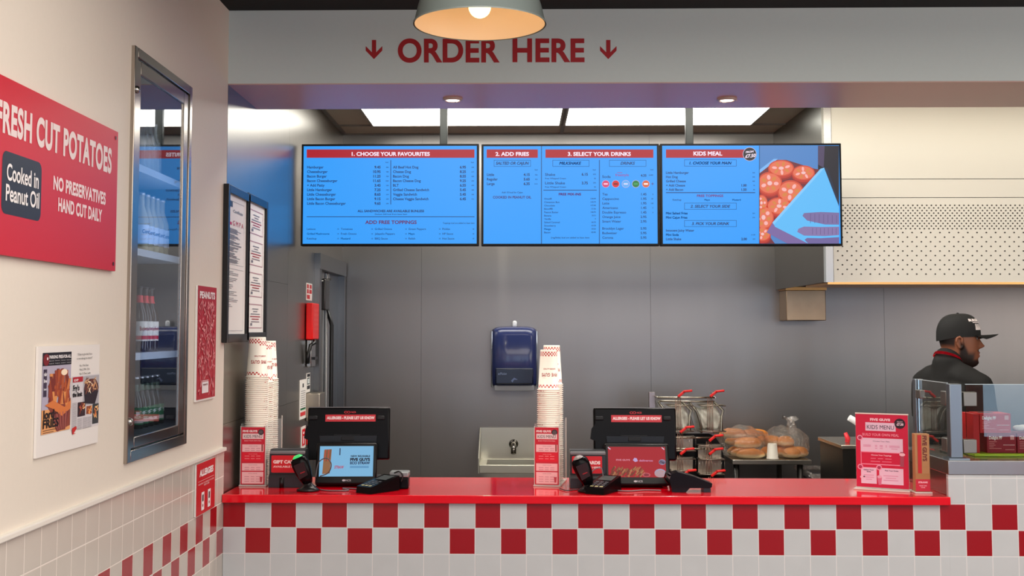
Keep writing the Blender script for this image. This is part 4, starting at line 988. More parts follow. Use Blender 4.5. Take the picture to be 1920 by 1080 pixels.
s.rect(.09,.325,.90,.51,pk,1); s.box(.09,.51,.86,.69,.012,(244,150,176),1); s.rect(.09,.73,.39,.95,pk,1); s.rect(.44,.73,.90,.95,pk,1)
for u,v,q in ((.08,.325,'1'),(.08,.725,'2'),(.44,.725,'3')): s.ell(u+.0,v,.055,.037,(244,150,176),2); s.ell(u,v,.035,.023,(170,50,84),3)
s.text('Choose Your Main', .33,.375,.017,(90,60,90),2,u1=.65,bold=.03); s.text('Choose Your Toppings', .29,.565,.017,(250,190,206),2,u1=.68,bold=.03)
s.text('Select Your', .14,.77,.016,(90,60,90),2,u1=.34,bold=.03); s.text('Side', .20,.795,.016,(90,60,90),2,u1=.28,bold=.03); s.text('Pick Your Drink', .55,.77,.016,(90,60,90),2,u1=.81,bold=.03)
for v,us in ((.42,((.14,.29),(.37,.41),(.46,.52),(.57,.6),(.64,.84))),(.437,((.14,.29),(.37,.41),(.46,.52),(.57,.6),(.64,.84))),(.46,((.37,.41),(.46,.52),(.68,.8))),(.60,((.28,.38),(.42,.52),(.56,.68))),(.64,((.28,.46),(.5,.68))),(.83,((.14,.34),(.52,.80))),(.86,((.14,.34),(.56,.76))),(.89,((.18,.3),(.52,.8)))):
    for u0,u1 in us: s.rect(u0,v,u1,v+.007,(214,120,156) if v < .5 or v > .7 else (244,140,164),2)
s.poly([(.85,.50),(.92,.50),(.915,.70),(.84,.70)],(170,70,90),3); s.ell(.885,.535,.055,.022,(244,190,200),4); s.poly([(.40,.86),(.49,.86),(.475,.96),(.425,.96)],(214,110,140),3); s.ell(.445,.85,.045,.02,(230,170,190),4); s.ell(.12,.865,.05,.02,(236,190,206),3); s.ell(.15,.858,.018,.01,(90,50,70),4)
me = s.build('card_print'); me.parent = cardm
a = bp(1733, 926, Z=ZC)
st = thing('straw_box', 'tall narrow cardboard box with red stripe in clear stand near ledge', 'box', (a.x, a.y+.03, ZC+.0005), math.radians(-3))
MB().box(-.034,.034,-.03,.03,0,.006,bev=.001).build('stand_foot', acr_e, st, local=True)
MB().box(-.028,.028,-.02,.02,.0065,.232,bev=.001).build('carton', mat('kraft_card', (178,128,84), .7, noise=.06, nscale=60), st, local=True)
s = Sheet(lambda u, v: Vector((u, -.0205, v)), (0,-1,0), base=.0008)
s.rect(-.028,.008,.028,.055,(196,26,54),0); s.text('STRAWS', -.018,.04,.006,(244,190,200),1,u1=.018,vdir=1,bold=.05); s.text('PLEASE TAKE', -.014,.028,.004,(244,190,200),1,u1=.014,vdir=1); s.text('ONE', -.008,.021,.004,(244,190,200),1,u1=.008,vdir=1)
s.rect(-.018,.078,-.003,.228,(190,30,30),0); s.rect(-.028,.055,.028,.078,(170,116,66),.5)
vs, fs, x0, x1 = glyphs('FIVE GUYS', .04); kk = .10/(x1-x0); s.tri([(.002+y*kk*1.0, .226-(x-x0)*kk) for x, y in vs], fs, (110,40,28), 1)
me = s.build('carton_print'); me.parent = st

# ================================================================== SNEEZE GUARD ON THE LEDGE
post_m = mat('guard_post', (136,146,154), .33, .9)
gl2 = mat('guard_glass', (232,240,240), .0, trans=1, ior=1.5)
g0 = bp(1783, 860, Y=.035); XG = g0.x
sg = thing('sneeze_guard', 'glass sneeze guard on steel posts along the raised serving ledge', 'glass screen', (XG+1, .04, zP+.0005))
p_top = bp(1783, 720, Y=.035).z
x2 = bp(1805, 800, Y=.035).x
MB().box(XG, x2, .035, .075, zP+.006, p_top, bev=.003).box(XG-.012, x2+.02, .02, .09, zP, zP+.006).build('post', post_m, sg)
yb3 = .46; XGb = bp(1708, 770, Y=yb3).x
MB().box(XG+.0, XG+.035, yb3-.02, yb3+.02, zP+.006, p_top+.003, bev=.003).box(XG-.008, XG+.045, yb3-.03, yb3+.03, zP, zP+.006).build('post', post_m, sg)
gx = bp(1812, 800, Y=.05).x
MB().box(gx, 6.9, .05, .056, zP+.012, p_top-.003).build('glass_pane', gl2, sg)
MB().box(XG+.010, XG+.016, .095, yb3-.03, zP+.012, p_top).build('glass_pane', gl2, sg)
MB().box(gx, 6.9, .0495, .0565, p_top-.003, p_top-.0005).box(XG+.0095,XG+.0165,.095,yb3-.03,p_top,p_top+.0025).build('glass_edge', mat('glass_edge', (190,206,210), .2), sg)
for y_, z_ in ((735, 762), (824, 850)):
    a = bp(1806, y_, Y=.04); b_ = bp(1832, z_, Y=.04)
    MB().box(a.x, b_.x, .038, .068, b_.z, a.z, bev=.003).build('clamp', mat('clamp_steel', (138,136,130), .4, .9), sg)
    MB().box(XG+.0, XG+.028, .078, .14, b_.z, a.z, bev=.003).build('clamp', mat('clamp_steel', (138,136,130), .4, .9), sg)
    MB().box(XG+.0, XG+.028, yb3-.075, yb3-.02, b_.z+.01, a.z-.01, bev=.003).build('clamp', mat('clamp_steel', (138,136,130), .4, .9), sg)
# glove boxes behind the glass
gb_red = mat('glove_box_red', (206,26,30), .45); gb_dark = mat('glove_box_crimson', (150,18,40), .45)
def glovebox(px0, px1, py0, py1, y, z, m_, label, slot=False, grp=None):
    a = bp(px0, py1, Y=y); b_ = bp(px1, py0, Y=y); h_ = .078
    t = thing('glove_box', label, 'box', (a.x, y, z), group=grp)
    MB().box(a.x, b_.x, y, y+.12, z, z+h_, bev=.001).build('carton', m_, t)
    s = Sheet(lambda u, v: Vector((a.x+(b_.x-a.x)*u, y, z+h_-h_*v)), (0,-1,0), base=.0006)
    s.text('Delight PF', .07, .30, .15, (250,226,220), 1, u1=.52, bold=.05)
    for i in range(5): s.rect(.07, .42+.085*i, .07+(.26,.18,.22,.15,.42)[i], .445+.085*i, (236,150,146), 1)
    s.rect(.55,.58,.95,.61,(240,200,196),1); s.rect(.80,.1,.93,.32,(236,170,166),1); s.rect(.62,.82,.93,.85,(236,150,146),1)
    s.build('carton_print', t)
    if slot: 
        s = Sheet(lambda u, v: Vector((a.x+(b_.x-a.x)*u, y+.12*v, z+h_)), (0,0,1), base=.0006); s.ell(.36,.5,.26,.3,(60,14,16),0); s.build('opening', t)
    return t
ty = .17
tr = MB().box(bp(1822,860,Y=ty).x, 4.4, ty-.03, ty+.16, zP+.001, zP+.012, bev=.002).build('chopping_board', mat('lime_board', (176,206,40), .45)); tag(tr, 'thin lime green board under the glove boxes behind glass', 'board')
zb_ = zP+.013
glovebox(1851, 1905, 833, 858, ty, zb_, gb_dark, 'lower crimson glove box behind the sneeze guard, another on top')
glovebox(1908, 1962, 833, 858, ty, zb_, gb_dark, 'crimson glove box at right picture edge with gloves on top')
glovebox(1838, 1895, 800, 833, ty, zb_+.079, gb_red, 'bright red open glove box topmost of the stack behind glass', True)
a = bp(1825, 800, Y=ty+.0)
t = thing('carton', 'red carton standing left of and behind the stacked glove boxes', 'box', (a.x, ty+.02, zb_)); MB().box(bp(1824,800,Y=ty).x, bp(1836,800,Y=ty).x, ty+.0, ty+.13, zb_, zb_+.155, bev=.001).build('carton_body', gb_red, t)
q = MB(); rg = random.Random(9); cx_ = bp(1920, 828, Y=ty+.05)
for i in range(9): q.ball((cx_.x+rg.uniform(-.035,.05), cx_.y+rg.uniform(-.02,.03), zb_+.081+.012+rg.uniform(0,.006)), .014, 10, (1.6,1,.8))
tag(q.build('crumpled_glove', mat('white_glove', (236,230,220), .6)), 'crumpled white glove lying on right crimson glove box', 'glove')

# ================================================================== BACK OF THE KITCHEN
# hand wash sink
YK = YB-.36
a = bp(900, 802, Y=YB-.02); b_ = bp(1020, 888, Y=YK)
sk = thing('hand_sink', 'small wall hung stainless hand wash sink with high splashback', 'sink', (a.x+.2, YB-.18, b_.z))
sx0, sx1, sz0, sz1 = a.x, bp(1026,802,Y=YB-.02).x, b_.z, a.z
sink_m = mat('sink_steel', (206,204,190), .32, 1)
zr = bp(950, 872, Y=YK).z
q = MB(); q.box(sx0, sx1, YB-.02, YB-.003, sz0, sz1); q.hexa([(sx0,YK,sz0),(sx0+.006,YK,sz0),(sx0+.006,YB-.02,sz0),(sx0,YB-.02,sz0)],[(sx0,YK,zr+.04),(sx0+.006,YK,zr+.04),(sx0+.006,YB-.02,sz1),(sx0,YB-.02,sz1)])
q.hexa([(sx1-.006,YK,sz0),(sx1,YK,sz0),(sx1,YB-.02,sz0),(sx1-.006,YB-.02,sz0)],[(sx1-.006,YK,zr+.04),(sx1,YK,zr+.04),(sx1,YB-.02,sz1),(sx1-.006,YB-.02,sz1)])
q.build('splash_walls', sink_m, sk)
q = MB(); q.box(sx0+.006, sx1-.006, YK, YK+.03, sz0, zr, bev=.004).box(sx0+.006, sx1-.006, YB-.05, YB-.02, zr-.02, zr).box(sx0+.006, sx0+.05, YK+.03, YB-.05, zr-.02, zr).box(sx1-.05, sx1-.006, YK+.03, YB-.05, zr-.02, zr).box(sx0+.03,sx1-.03,YK+.02,YB-.04,zr-.16,zr-.14)
q.build('basin', sink_m, sk)
fc = bp(963, 835, Y=YB-.02)
MB().tube([(fc.x,YB-.02,fc.z+.01),(fc.x,YB-.08,fc.z+.012),(fc.x,YB-.14,fc.z-.002),(fc.x,YB-.155,fc.z-.04)], .017, n=14).lathe([(0,0),(.03,0),(.03,.012),(.02,.02)], n=20, M=Matrix.Translation((fc.x,YB-.022,fc.z+.01)) @ Matrix.Rotation(PI/2,4,'X')).build('tap', mat('tap_chrome', (130,124,118), .15, 1), sk)
# paper towel dispenser
a = bp(923, 612, Y=YB-.2); b_ = bp(1006, 724, Y=YB-.2); zb0 = bp(960, 733, Y=YB-.2).z
td = thing('towel_dispenser', 'translucent dark blue paper towel dispenser on back steel wall', 'dispenser', ((a.x+b_.x)/2, YB-.1, zb0))
bl = mat('blue_translucent', (44,54,100), .2, noise=.12, nscale=5, coat=.3)
H_ = a.z-b_.z; pf = [(-.01,b_.z),(-.17,b_.z),(-.19,b_.z+.02)]+[(-.19-.022*math.sin(PI*t_/8), b_.z+.02+(H_-.08)*t_/8) for t_ in range(1,9)]+[(-.182,a.z-.03),(-.16,a.z-.008),(-.13,a.z),(-.01,a.z)]
q = MB(); n_ = 14; R_s = []
for i in range(n_+1):
    u = i/n_; x = a.x+(b_.x-a.x)*u; e_ = 1-.16*abs(2*u-1)**5; R_s.append([q.bm.verts.new((x, YB+py*e_ if py < -.02 else YB+py, b_.z+(pz-b_.z)*(1-.05*abs(2*u-1)**6))) for py, pz in pf])
fs = [q.bm.faces.new((A_[j],A_[j+1],B_[j+1],B_[j])) for A_, B_ in zip(R_s, R_s[1:]) for j in range(len(pf)-1)]; q._n(fs, True); q.bm.faces.new(R_s[0]); q.bm.faces.new(R_s[-1][::-1])
q.build('cover', bl, td)
dz_ = bp(960, 690, Y=YB-.2).z
MB().box(a.x+.02, b_.x-.02, YB-.222, YB-.19, b_.z+.012, dz_, bev=.008).build('lower_cover', mat('navy_plastic', (18,26,48), .2), td)
MB().box(a.x+.015, b_.x-.015, YB-.19, YB-.05, zb0, b_.z+.004, bev=.004).build('paper_outlet', mat('pale_grey_plastic', (150,152,156), .4), td)
for xr in (a.x-.003, b_.x+.003): MB().tube([(xr,YB-.11,zb0+.02),(xr,YB-.11,a.z-.03)], .006).build('side_rail', mat('rail_silver', (150,156,166), .3, .7), td)
kx = bp(965, 607, Y=YB-.06); MB().box(kx.x-.014, kx.x+.014, YB-.07, YB-.05, a.z-.005, kx.z+.02, bev=.01).build('key', mat('white_plastic', (228,230,232), .4), td)
s = Sheet(lambda u, v: bp(u, v, Y=YB-.222), (0,-1,0), base=.001); s.text('enMotion', 934, 703, 5, (120,136,170), 0, u1=950); s.poly([(958,714),(964,708),(971,712),(964,712),(961,717)],(90,104,140),0); s.build('emblem', td)

# bread table, bags and rolls
ft = 2.42
a = bp(1373, 862, Y=ft); b_ = bp(1522, 871, Y=ft); x0, x1, zt_ = a.x, b_.x, a.z
tb = thing('bread_table', 'small stainless steel table carrying bags of bread rolls', 'table', ((x0+x1)/2, ft+.3, 0))
MB().box(x0, x1, ft, YB-.03, zt_-.028, zt_, bev=.003).build('table_top', mat('table_steel', (176,170,160), .28, 1), tb)
for x in (x0+.03, x1-.06):
    for y in (ft+.04, YB-.1): MB().tube([(x,y,0),(x,y,zt_-.03)], .018, n=12).build('leg', steel_dark, tb)
MB().box(x0+.02, x1-.04, ft+.05, YB-.08, .3, .32).build('lower_shelf', steel_dark, tb)
crust = bpy.data.materials.new('bread_crust'); crust.use_nodes = True
def crust_mat(M):
    nt = M.node_tree; q = N(nt); b = nt.nodes['Principled BSDF']; b.inputs['Roughness'].default_value = .45
    tc = nt.nodes.new('ShaderNodeTexCoord'); sp = nt.nodes.new('ShaderNodeSeparateXYZ'); nt.links.new(tc.outputs['Generated'], sp.inputs[0])
    nz = nt.nodes.new('ShaderNodeTexNoise'); nz.inputs['Scale'].default_value = 3; nt.links.new(tc.outputs['Object'], nz.inputs['Vector'])
    f = q.m('ADD', sp.outputs[2], q.m('MULTIPLY', q.m('SUBTRACT', nz.outputs['Fac'], .5), .4))
    cr = nt.nodes.new('ShaderNodeValToRGB'); nt.links.new(f, cr.inputs[0])
    e = cr.color_ramp.elements; e[0].position = .28; e[0].color = lin((246,222,172)); e[1].position = .55; e[1].color = lin((240,150,56))
    nt.links.new(cr.outputs[0], b.inputs['Base Color'])
crust_mat(crust)
def roll_mesh(L, Wd, Hh, name):
    q = MB(); n = 20; q.lathe([(0,-1)]+[(math.sin(PI*i/14)**.75 if i else 0, -math.cos(PI*i/14)) for i in range(1,14)]+[(0,1)], n=n)
    for v in q.bm.verts:
        x, y, z = v.co; z = z*(1 if z > 0 else .55); v.co = (x*L/2, y*Wd/2, z*Hh*.65+Hh*.36)
    return q.build(name, crust)
hot = roll_mesh(.175, .062, .058, 'hot_dog_roll'); bun = roll_mesh(.112, .105, .062, 'burger_bun')
def put(o0, first, loc, rz, label, cat, grp, tilt=0):
    o = o0 if first else o0.copy()
    if not first: COL.objects.link(o)
    o.location = loc; o.rotation_euler = (0, tilt, rz); tag(o, label, cat, grp)
xs_ = lambda px: bp(px, 850, Y=ft+.1).x
hots = [(1405,.06,0,.05,'front bottom hot dog roll of left bread bag, nearest table edge'),(1400,.15,0,.0,'second bottom hot dog roll of left bread bag'),(1398,.24,0,.05,'third bottom hot dog roll of left bread bag'),(1402,.10,.056,.25,'front upper hot dog roll of left bread bag'),(1408,.19,.056,.1,'middle upper hot dog roll of left bread bag'),(1396,.28,.056,.0,'rear upper hot dog roll of left bread bag'),(1380,.20,.108,.15,'topmost hot dog roll at left end of bread bag'),(1425,.27,.10,-.1,'topmost hot dog roll at right end of bread bag')]
for i, (px, dy, dz, rz, lb) in enumerate(hots): put(hot, i == 0, (xs_(px), ft+dy, zt_+.001+dz), rz, lb, 'bread roll', 'hot dog rolls in the left bag')
buns = [(1484,.09,0,'large round bun nearest the white cup'),(1502,.15,0,'round bun at right end of the right bag'),(1446,.16,0,'round bun behind the white cup'),(1466,.20,0,'rear bottom round bun of right bag'),(1490,.24,.0,'rear right round bun of right bag'),(1478,.17,.062,'upper right round bun of right bag'),(1455,.20,.062,'upper middle round bun of right bag'),(1440,.26,.06,'upper left round bun of right bag')]
for i, (px, dy, dz, lb) in enumerate(buns): put(bun, i == 0, (xs_(px), ft+dy, zt_+.001+dz), .3*i, lb, 'bread bun', 'round buns in the right bag')
film = bpy.data.materials.new('plastic_film'); film.use_nodes = True
def film_mat(M):
    nt = M.node_tree; out = nt.nodes['Material Output']; nt.nodes.remove(nt.nodes['Principled BSDF'])
    tr = nt.nodes.new('ShaderNodeBsdfTransparent'); gl = nt.nodes.new('ShaderNodeBsdfGlossy'); gl.inputs['Roughness'].default_value = .09; gl.inputs['Color'].default_value = (1,.96,.92,1)
    df = nt.nodes.new('ShaderNodeBsdfDiffuse'); df.inputs['Color'].default_value = (.95,.9,.84,1)
    tc = nt.nodes.new('ShaderNodeTexCoord'); nz = nt.nodes.new('ShaderNodeTexNoise'); nz.inputs['Scale'].default_value = 22; nz.inputs['Detail'].default_value = 5; nz.inputs['Distortion'].default_value = 1.5
    nt.links.new(tc.outputs['Object'], nz.inputs['Vector']); bu = nt.nodes.new('ShaderNodeBump'); bu.inputs['Strength'].default_value = 1; bu.inputs['Distance'].default_value = .03; nt.links.new(nz.outputs['Fac'], bu.inputs['Height'])
    nt.links.new(bu.outputs[0], gl.inputs['Normal'])
    fr_ = nt.nodes.new('ShaderNodeFresnel'); fr_.inputs[0].default_value = 1.5; nt.links.new(bu.outputs[0], fr_.inputs['Normal'])
    m1 = nt.nodes.new('ShaderNodeMixShader'); m1.inputs[0].default_value = .05; nt.links.new(tr.outputs[0], m1.inputs[1]); nt.links.new(df.outputs[0], m1.inputs[2])
    m2 = nt.nodes.new('ShaderNodeMixShader'); ad = nt.nodes.new('ShaderNodeMath'); ad.operation = 'MULTIPLY_ADD'; ad.inputs[1].default_value = .8; ad.inputs[2].default_value = .05; nt.links.new(fr_.outputs[0], ad.inputs[0])
    nt.links.new(ad.outputs[0], m2.inputs[0]); nt.links.new(m1.outputs[0], m2.inputs[1]); nt.links.new(gl.outputs[0], m2.inputs[2]); nt.links.new(m2.outputs[0], out.inputs[0])
film_mat(film)
def bag(cx, cy, sx, sy, sz, seed, label, tuft):
    q = MB(); n = 36; rows_ = 18
    q.lathe([(0,0)]+[((1-abs(2*i/rows_-1)**(9 if i < rows_/2 else 2.4))**.5, i/rows_) for i in range(1,rows_)]+[(0,1)], n=n)
    from mathutils import noise as nz
    for v in q.bm.verts:
        x, y, z = v.co; p = Vector((x*2.1+seed, y*2.1, z*2.1)); d = 1+.10*nz.noise(p*1.4)+.05*nz.noise(p*4)
        v.co = (cx+x*sx*d, cy+y*sy*d, zt_+.001+z*sz*(1+.18*nz.noise(p*.9)*(z > .3)))
    if tuft:
        for (tx, ty_, tz, th_) in tuft: 
            pr = [(.0,.0),(.035,.01),(.022,.04),(.03,.07),(.045,.1)]
            k0 = len(q.bm.verts); q.lathe(pr, c=(tx, ty_, tz), n=14); q.bm.verts.ensure_lookup_table()
            for v in q.bm.verts[k0:]: v.co += Vector((.012*math.sin(v.co.z*90+v.co.x*60), 0, .012*math.sin(v.co.x*140)))
    o = q.build('bread_bag', film); tag(o, label, 'bag')
bag(xs_(1397), ft+.19, .14, .20, .185, 1.3, 'clear plastic bag of long rolls at left of table', None)
bag(xs_(1480), ft+.19, .13, .19, .175, 5.1, 'clear crumpled plastic bag of round buns at right of table', [(xs_(1492), ft+.22, zt_+.135, 0)])
c = bp(1449, 860, Y=ft+.035)
MBc = MB().lathe([(.036,.0),(.038,.002),(.036,.006),(.034,.006),(.027,.088),(.025,.09),(.0,.088)], n=32); o = MBc.build('foam_cup', mat('white_paper', (232,226,212), .5)); o.location = (c.x, ft+.045, zt_+.001); tag(o, 'plain white paper cup upside down before bread bags on table', 'cup')
# waste bin under
a = bp(1504, 884, Y=2.5); b_ = bp(1604, 898, Y=2.3)
bn = thing('waste_bin', 'grey waste bin with clear liner between bread table and fryer', 'bin', ((a.x+b_.x)/2, 2.45, 0))
q = MB(); zq = a.z
q.hexa([(a.x+.06,2.32,0),(b_.x-.06,2.32,0),(b_.x-.06,2.66,0),(a.x+.06,2.66,0)],[(a.x+.02,2.28,zq-.03),(b_.x-.02,2.28,zq-.03),(b_.x-.02,2.7,zq-.03),(a.x+.02,2.7,zq-.03)]); q.build('bin_body', mat('bin_grey', (50,52,56), .5), bn)
q = MB(); q.tube([(a.x+.01,2.27,zq),(b_.x-.01,2.27,zq),(b_.x-.01,2.71,zq),(a.x+.01,2.71,zq)], .014, closed=True); q.box(a.x+.004,b_.x-.004,2.262,2.272,zq-.12,zq); q.build('liner', film, bn)

# fry rack with red handled baskets
YR = 2.12
X_ = lambda px: bp(px, 800, Y=YR).x
Z_ = lambda py, y=YR: bp(1290, py, Y=y).z
rk = thing('fry_rack', 'stainless rack holding paper lined bins and red handled fry baskets', 'rack', (X_(1290), YR+.2, 0))
MB().box(X_(1221), X_(1233), YR+.10, YR+.13, 0, Z_(737), bev=.002).box(X_(1342), X_(1348), YR+.14, YR+.16, 0, Z_(738)).build('upright', mat('rack_steel', (150,140,138), .3, 1), rk)
for pa, pb in (((1232,-.02,745),(1340,-.02,745)),((1236,.0,752),(1340,.0,753)),((1232,-.02,820),(1338,-.02,820)),((1232,-.02,840),(1338,-.02,841)),((1233,-.02,745),(1233,.1,745)),((1340,-.02,745),(1344,.14,745))):
    MB().tube([(X_(pa[0]),YR+pa[1],Z_(pa[2])),(X_(pb[0]),YR+pb[1],Z_(pb[2]))], .0055).build('rail', mat('rail_bright', (206,200,184), .25, 1), rk)
q = MB(); q.prism([(X_(1232),0),(X_(1364),0),(X_(1364),Z_(862)),(X_(1358),Z_(838)),(X_(1347),Z_(822)),(X_(1335),Z_(816)),(X_(1232),Z_(816))], YR+.12, YR+.5); q.build('cabinet_body', mat('rack_body', (34,32,32), .3, .7), rk)
paper_w = mat('bin_paper', (246,244,234), .6)
tin = mat('bin_tin', (150,146,134), .3, 1)
def bin_(px0, px1, label):
    x0, x1 = X_(px0), X_(px1); zt2, zb2_ = Z_(753), Z_(812); w_ = x1-x0
    t = thing('fry_bin', label, 'bin', ((x0+x1)/2, YR+.1, zb2_), group=None)
    A = [(x0+.02*0,YR+.02,zt2),(x1-.06,YR+.02,zt2),(x1,YR+.06,Z_(772)),(x1-.02,YR+.06,Z_(800)),(x0+.07,YR+.02,zb2_),(x0+.05,YR+.02,Z_(780))]
    q = MB()
    q.tube([(x0,YR,zt2),(x0+.045,YR,Z_(772)),(x0+.062,YR,Z_(790)),(x0+.07,YR,zb2_)], .006).tube([(x1-.055,YR,zt2),(x1,YR+.01,Z_(770)),(x1-.012,YR,Z_(780)),(x1-.012,YR,Z_(808)),(x1-.06,YR,zb2_)], .007)
    q.hexa([(x0+.07,YR+.005,zb2_),(x1-.03,YR+.005,zb2_),(x1-.03,YR+.11,zb2_),(x0+.07,YR+.11,zb2_)],[(x0+.07,YR+.005,zb2_+.02),(x1-.03,YR+.005,zb2_+.02),(x1-.03,YR+.11,zb2_+.02),(x0+.07,YR+.11,zb2_+.02)])
    q.hexa([(x0+.05,YR+.09,zb2_),(x1-.01,YR+.09,zb2_),(x1-.01,YR+.11,zb2_),(x0+.05,YR+.11,zb2_)],[(x0,YR+.09,zt2),(x1-.03,YR+.09,zt2),(x1-.03,YR+.11,zt2),(x0,YR+.11,zt2)])
    q.build('tin_frame', tin, t)
    n = 14; q = MB(); g = []
    for j in range(9):
        v = j/8; row = []
        for i in range(n+1):
            u = i/n; xl = x0+.03+.05*v**.6; xr = x1-.055+.04*math.sin(min(1,v*2.2)*PI/2)-.03*max(0,v-.6)
            z = Z_(760)*(1-v)+(zb2_+.02)*v-(.022*math.sin(u*PI*1.1)*(1-v)); y = YR+.03+.018*math.sin(u*7+v*5)+.01*math.sin(u*17-v*9)-.03*v*(1-v)
            row.append(q.bm.verts.new((xl+(xr-xl)*u, y, z)))
        g.append(row)
    fs = [q.bm.faces.new((g[j][i],g[j][i+1],g[j+1][i+1],g[j+1][i])) for j in range(8) for i in range(n)]; q._n(fs, True)
    r_ = bmesh.ops.solidify(q.bm, geom=fs, thickness=.003); q.build('paper_lining', paper_w, t)
bin_(1234, 1297, 'left paper lined fry bin, partly hidden by right till')
bin_(1292, 1357, 'right paper lined fry bin, beside the bread table')
red_h = mat('red_handle', (222,24,20), .35)
wire = mat('basket_wire', (150,112,96), .35, .9)
def basket(px, py, tall, label, first=[None]):
    """px, py: lower end of the red grip"""
    t = thing('fry_basket', label, 'basket', (0,0,0), group='red handled fry baskets on the rack')
    q = MB(); 
    for i in range(4): q.tube([(-.012+.009*i-.004,0,0),(-.012+.009*i-.004,0,-tall)], .0018, n=5)
    q.tube([(0,0,0),(.014,-.02,.018)], .006)
    q.build('stem', wire, t, local=True)
    q = MB(); z0 = -tall*.25; 
    for zz in (z0, -tall): q.tube([(-.055,.0,zz),(.085,.0,zz),(.085,.10,zz),(-.055,.10,zz)], .003, n=6, closed=True)
    for i in range(9): q.tube([(-.055+.0175*i,0,z0),(-.055+.0175*i,0,-tall)], .0006, n=4)
    if tall < .15: q.box(-.05, .08, .09, .094, -tall, z0).box(-.05, .08, .0, .094, -tall, -tall+.004)
    q.build('wire_cage', mat('cage_wire', (170,160,146), .3, .9), t, local=True)
    MB().box(-.005,.066,-.012,.012,-.0,.013,M=Matrix.Translation((.002,-.02,.002)) @ Matrix.Rotation(math.radians(-38),4,'Y') @ Matrix.Diagonal((.6,1,1,1)),bev=.003).box(0,.05,-.014,.014,0,.012,M=Matrix.Translation((.024,-.03,.028)) @ Matrix.Rotation(math.radians(-6),4,'Y'),bev=.004).build('grip', red_h, t, local=True)
    p = bp(px, py, Y=YR-.05); t.location = p
    return t
hs = [(1272,745,.19,'fry basket with red grip, top left of the rack'),(1332,745,.19,'fry basket with red grip, top right of the rack'),(1276,812,.10,'fry basket with red grip, second tier left behind till'),(1330,828,.10,'fry basket with red grip, second tier right of rack'),(1276,853,.09,'fry basket with red grip, third tier left of rack'),(1330,853,.11,'fry basket with red grip, third tier right of rack'),(1280,893,.09,'fry basket with red grip, lowest left just above counter'),(1334,894,.09,'fry basket with red grip, lowest right just above counter')]
for h_ in hs: basket(*h_)

# fryer to the left of the ledge
fx0 = bp(1580, 840, Y=1.35).x; fz = bp(1590, 834, Y=1.35).z
fy = thing('fryer', 'dark steel fryer standing behind the menu stand at counter right', 'fryer', (fx0+.4, 1.6, 0))
fx1 = 3.0
MB().box(fx0, fx1, 1.35, 1.8, 0, fz-.02).build('body', mat('fryer_steel', (60,58,54), .35, .9), fy)
MB().box(fx0-.01, fx1+.01, 1.335, 1.81, fz-.02, fz, bev=.003).build('rim', mat('rail_bright', (206,200,184), .25, 1), fy)
c = bp(1593, 833, Y=1.45)
t = MB().tube([(c.x-.012,1.45,fz+.001),(c.x-.008,1.45,fz+.02),(c.x-.018,1.46,fz+.05)], [.012,.013,.009], n=12).build('red_grip_utensil', mat('strip_red', (206,34,48), .4)); tag(t, 'small red handle sticking up from the fryer', 'handle')
a = bp(1592, 783, Y=1.5); b_ = bp(1616, 797, Y=1.5)
t = thing('scoop', 'white handled scoop sticking out behind the menu stand', 'scoop', (b_.x, 1.5, fz))
MB().tube([a, a+(b_-a)*.9, b_], [.016,.018,.018], n=14).build('handle', mat('white_plastic', (228,230,232), .4), t)
MB().tube([b_, (b_.x+.03,1.5,b_.z-.06), (b_.x+.05,1.5,fz+.004)], .008, n=8).build('shaft', steel, t)
# ================================================================== THE PERSON AT THE GRILL
from mathutils import kdtree
PX = bp(1799, 640, Y=1.38)
HC = Vector((PX.x, 1.38, bp(1799, 643, Y=1.38).z))          # head centre, ear height
HR = Matrix.Translation(HC) @ Matrix.Rotation(math.radians(-9), 4, 'Z') @ Matrix.Rotation(math.radians(3), 4, 'Y')
BA = math.radians(34)                                       # the body faces away and to the right
bf = Vector((math.cos(BA), math.sin(BA), 0)); bl_ = Vector((-math.sin(BA), math.cos(BA), 0))   # forward, left
B0 = Vector((HC.x-.045, HC.y-.0, 0))
def bpnt(f, l, z): return B0+bf*f+bl_*l+Vector((0,0,z))
prof_h = [(-.122,.062,.01,.022),(-.112,.080,-.01,.040),(-.095,.089,-.035,.052),(-.075,.090,-.058,.060),(-.05,.088,-.075,.066),(-.02,.089,-.09,.071),(.01,.089,-.099,.0745),(.035,.087,-.103,.076),(.06,.093,-.102,.0755),(.085,.088,-.096,.069),(.105,.07,-.078,.055),(.120,.03,-.04,.03)]
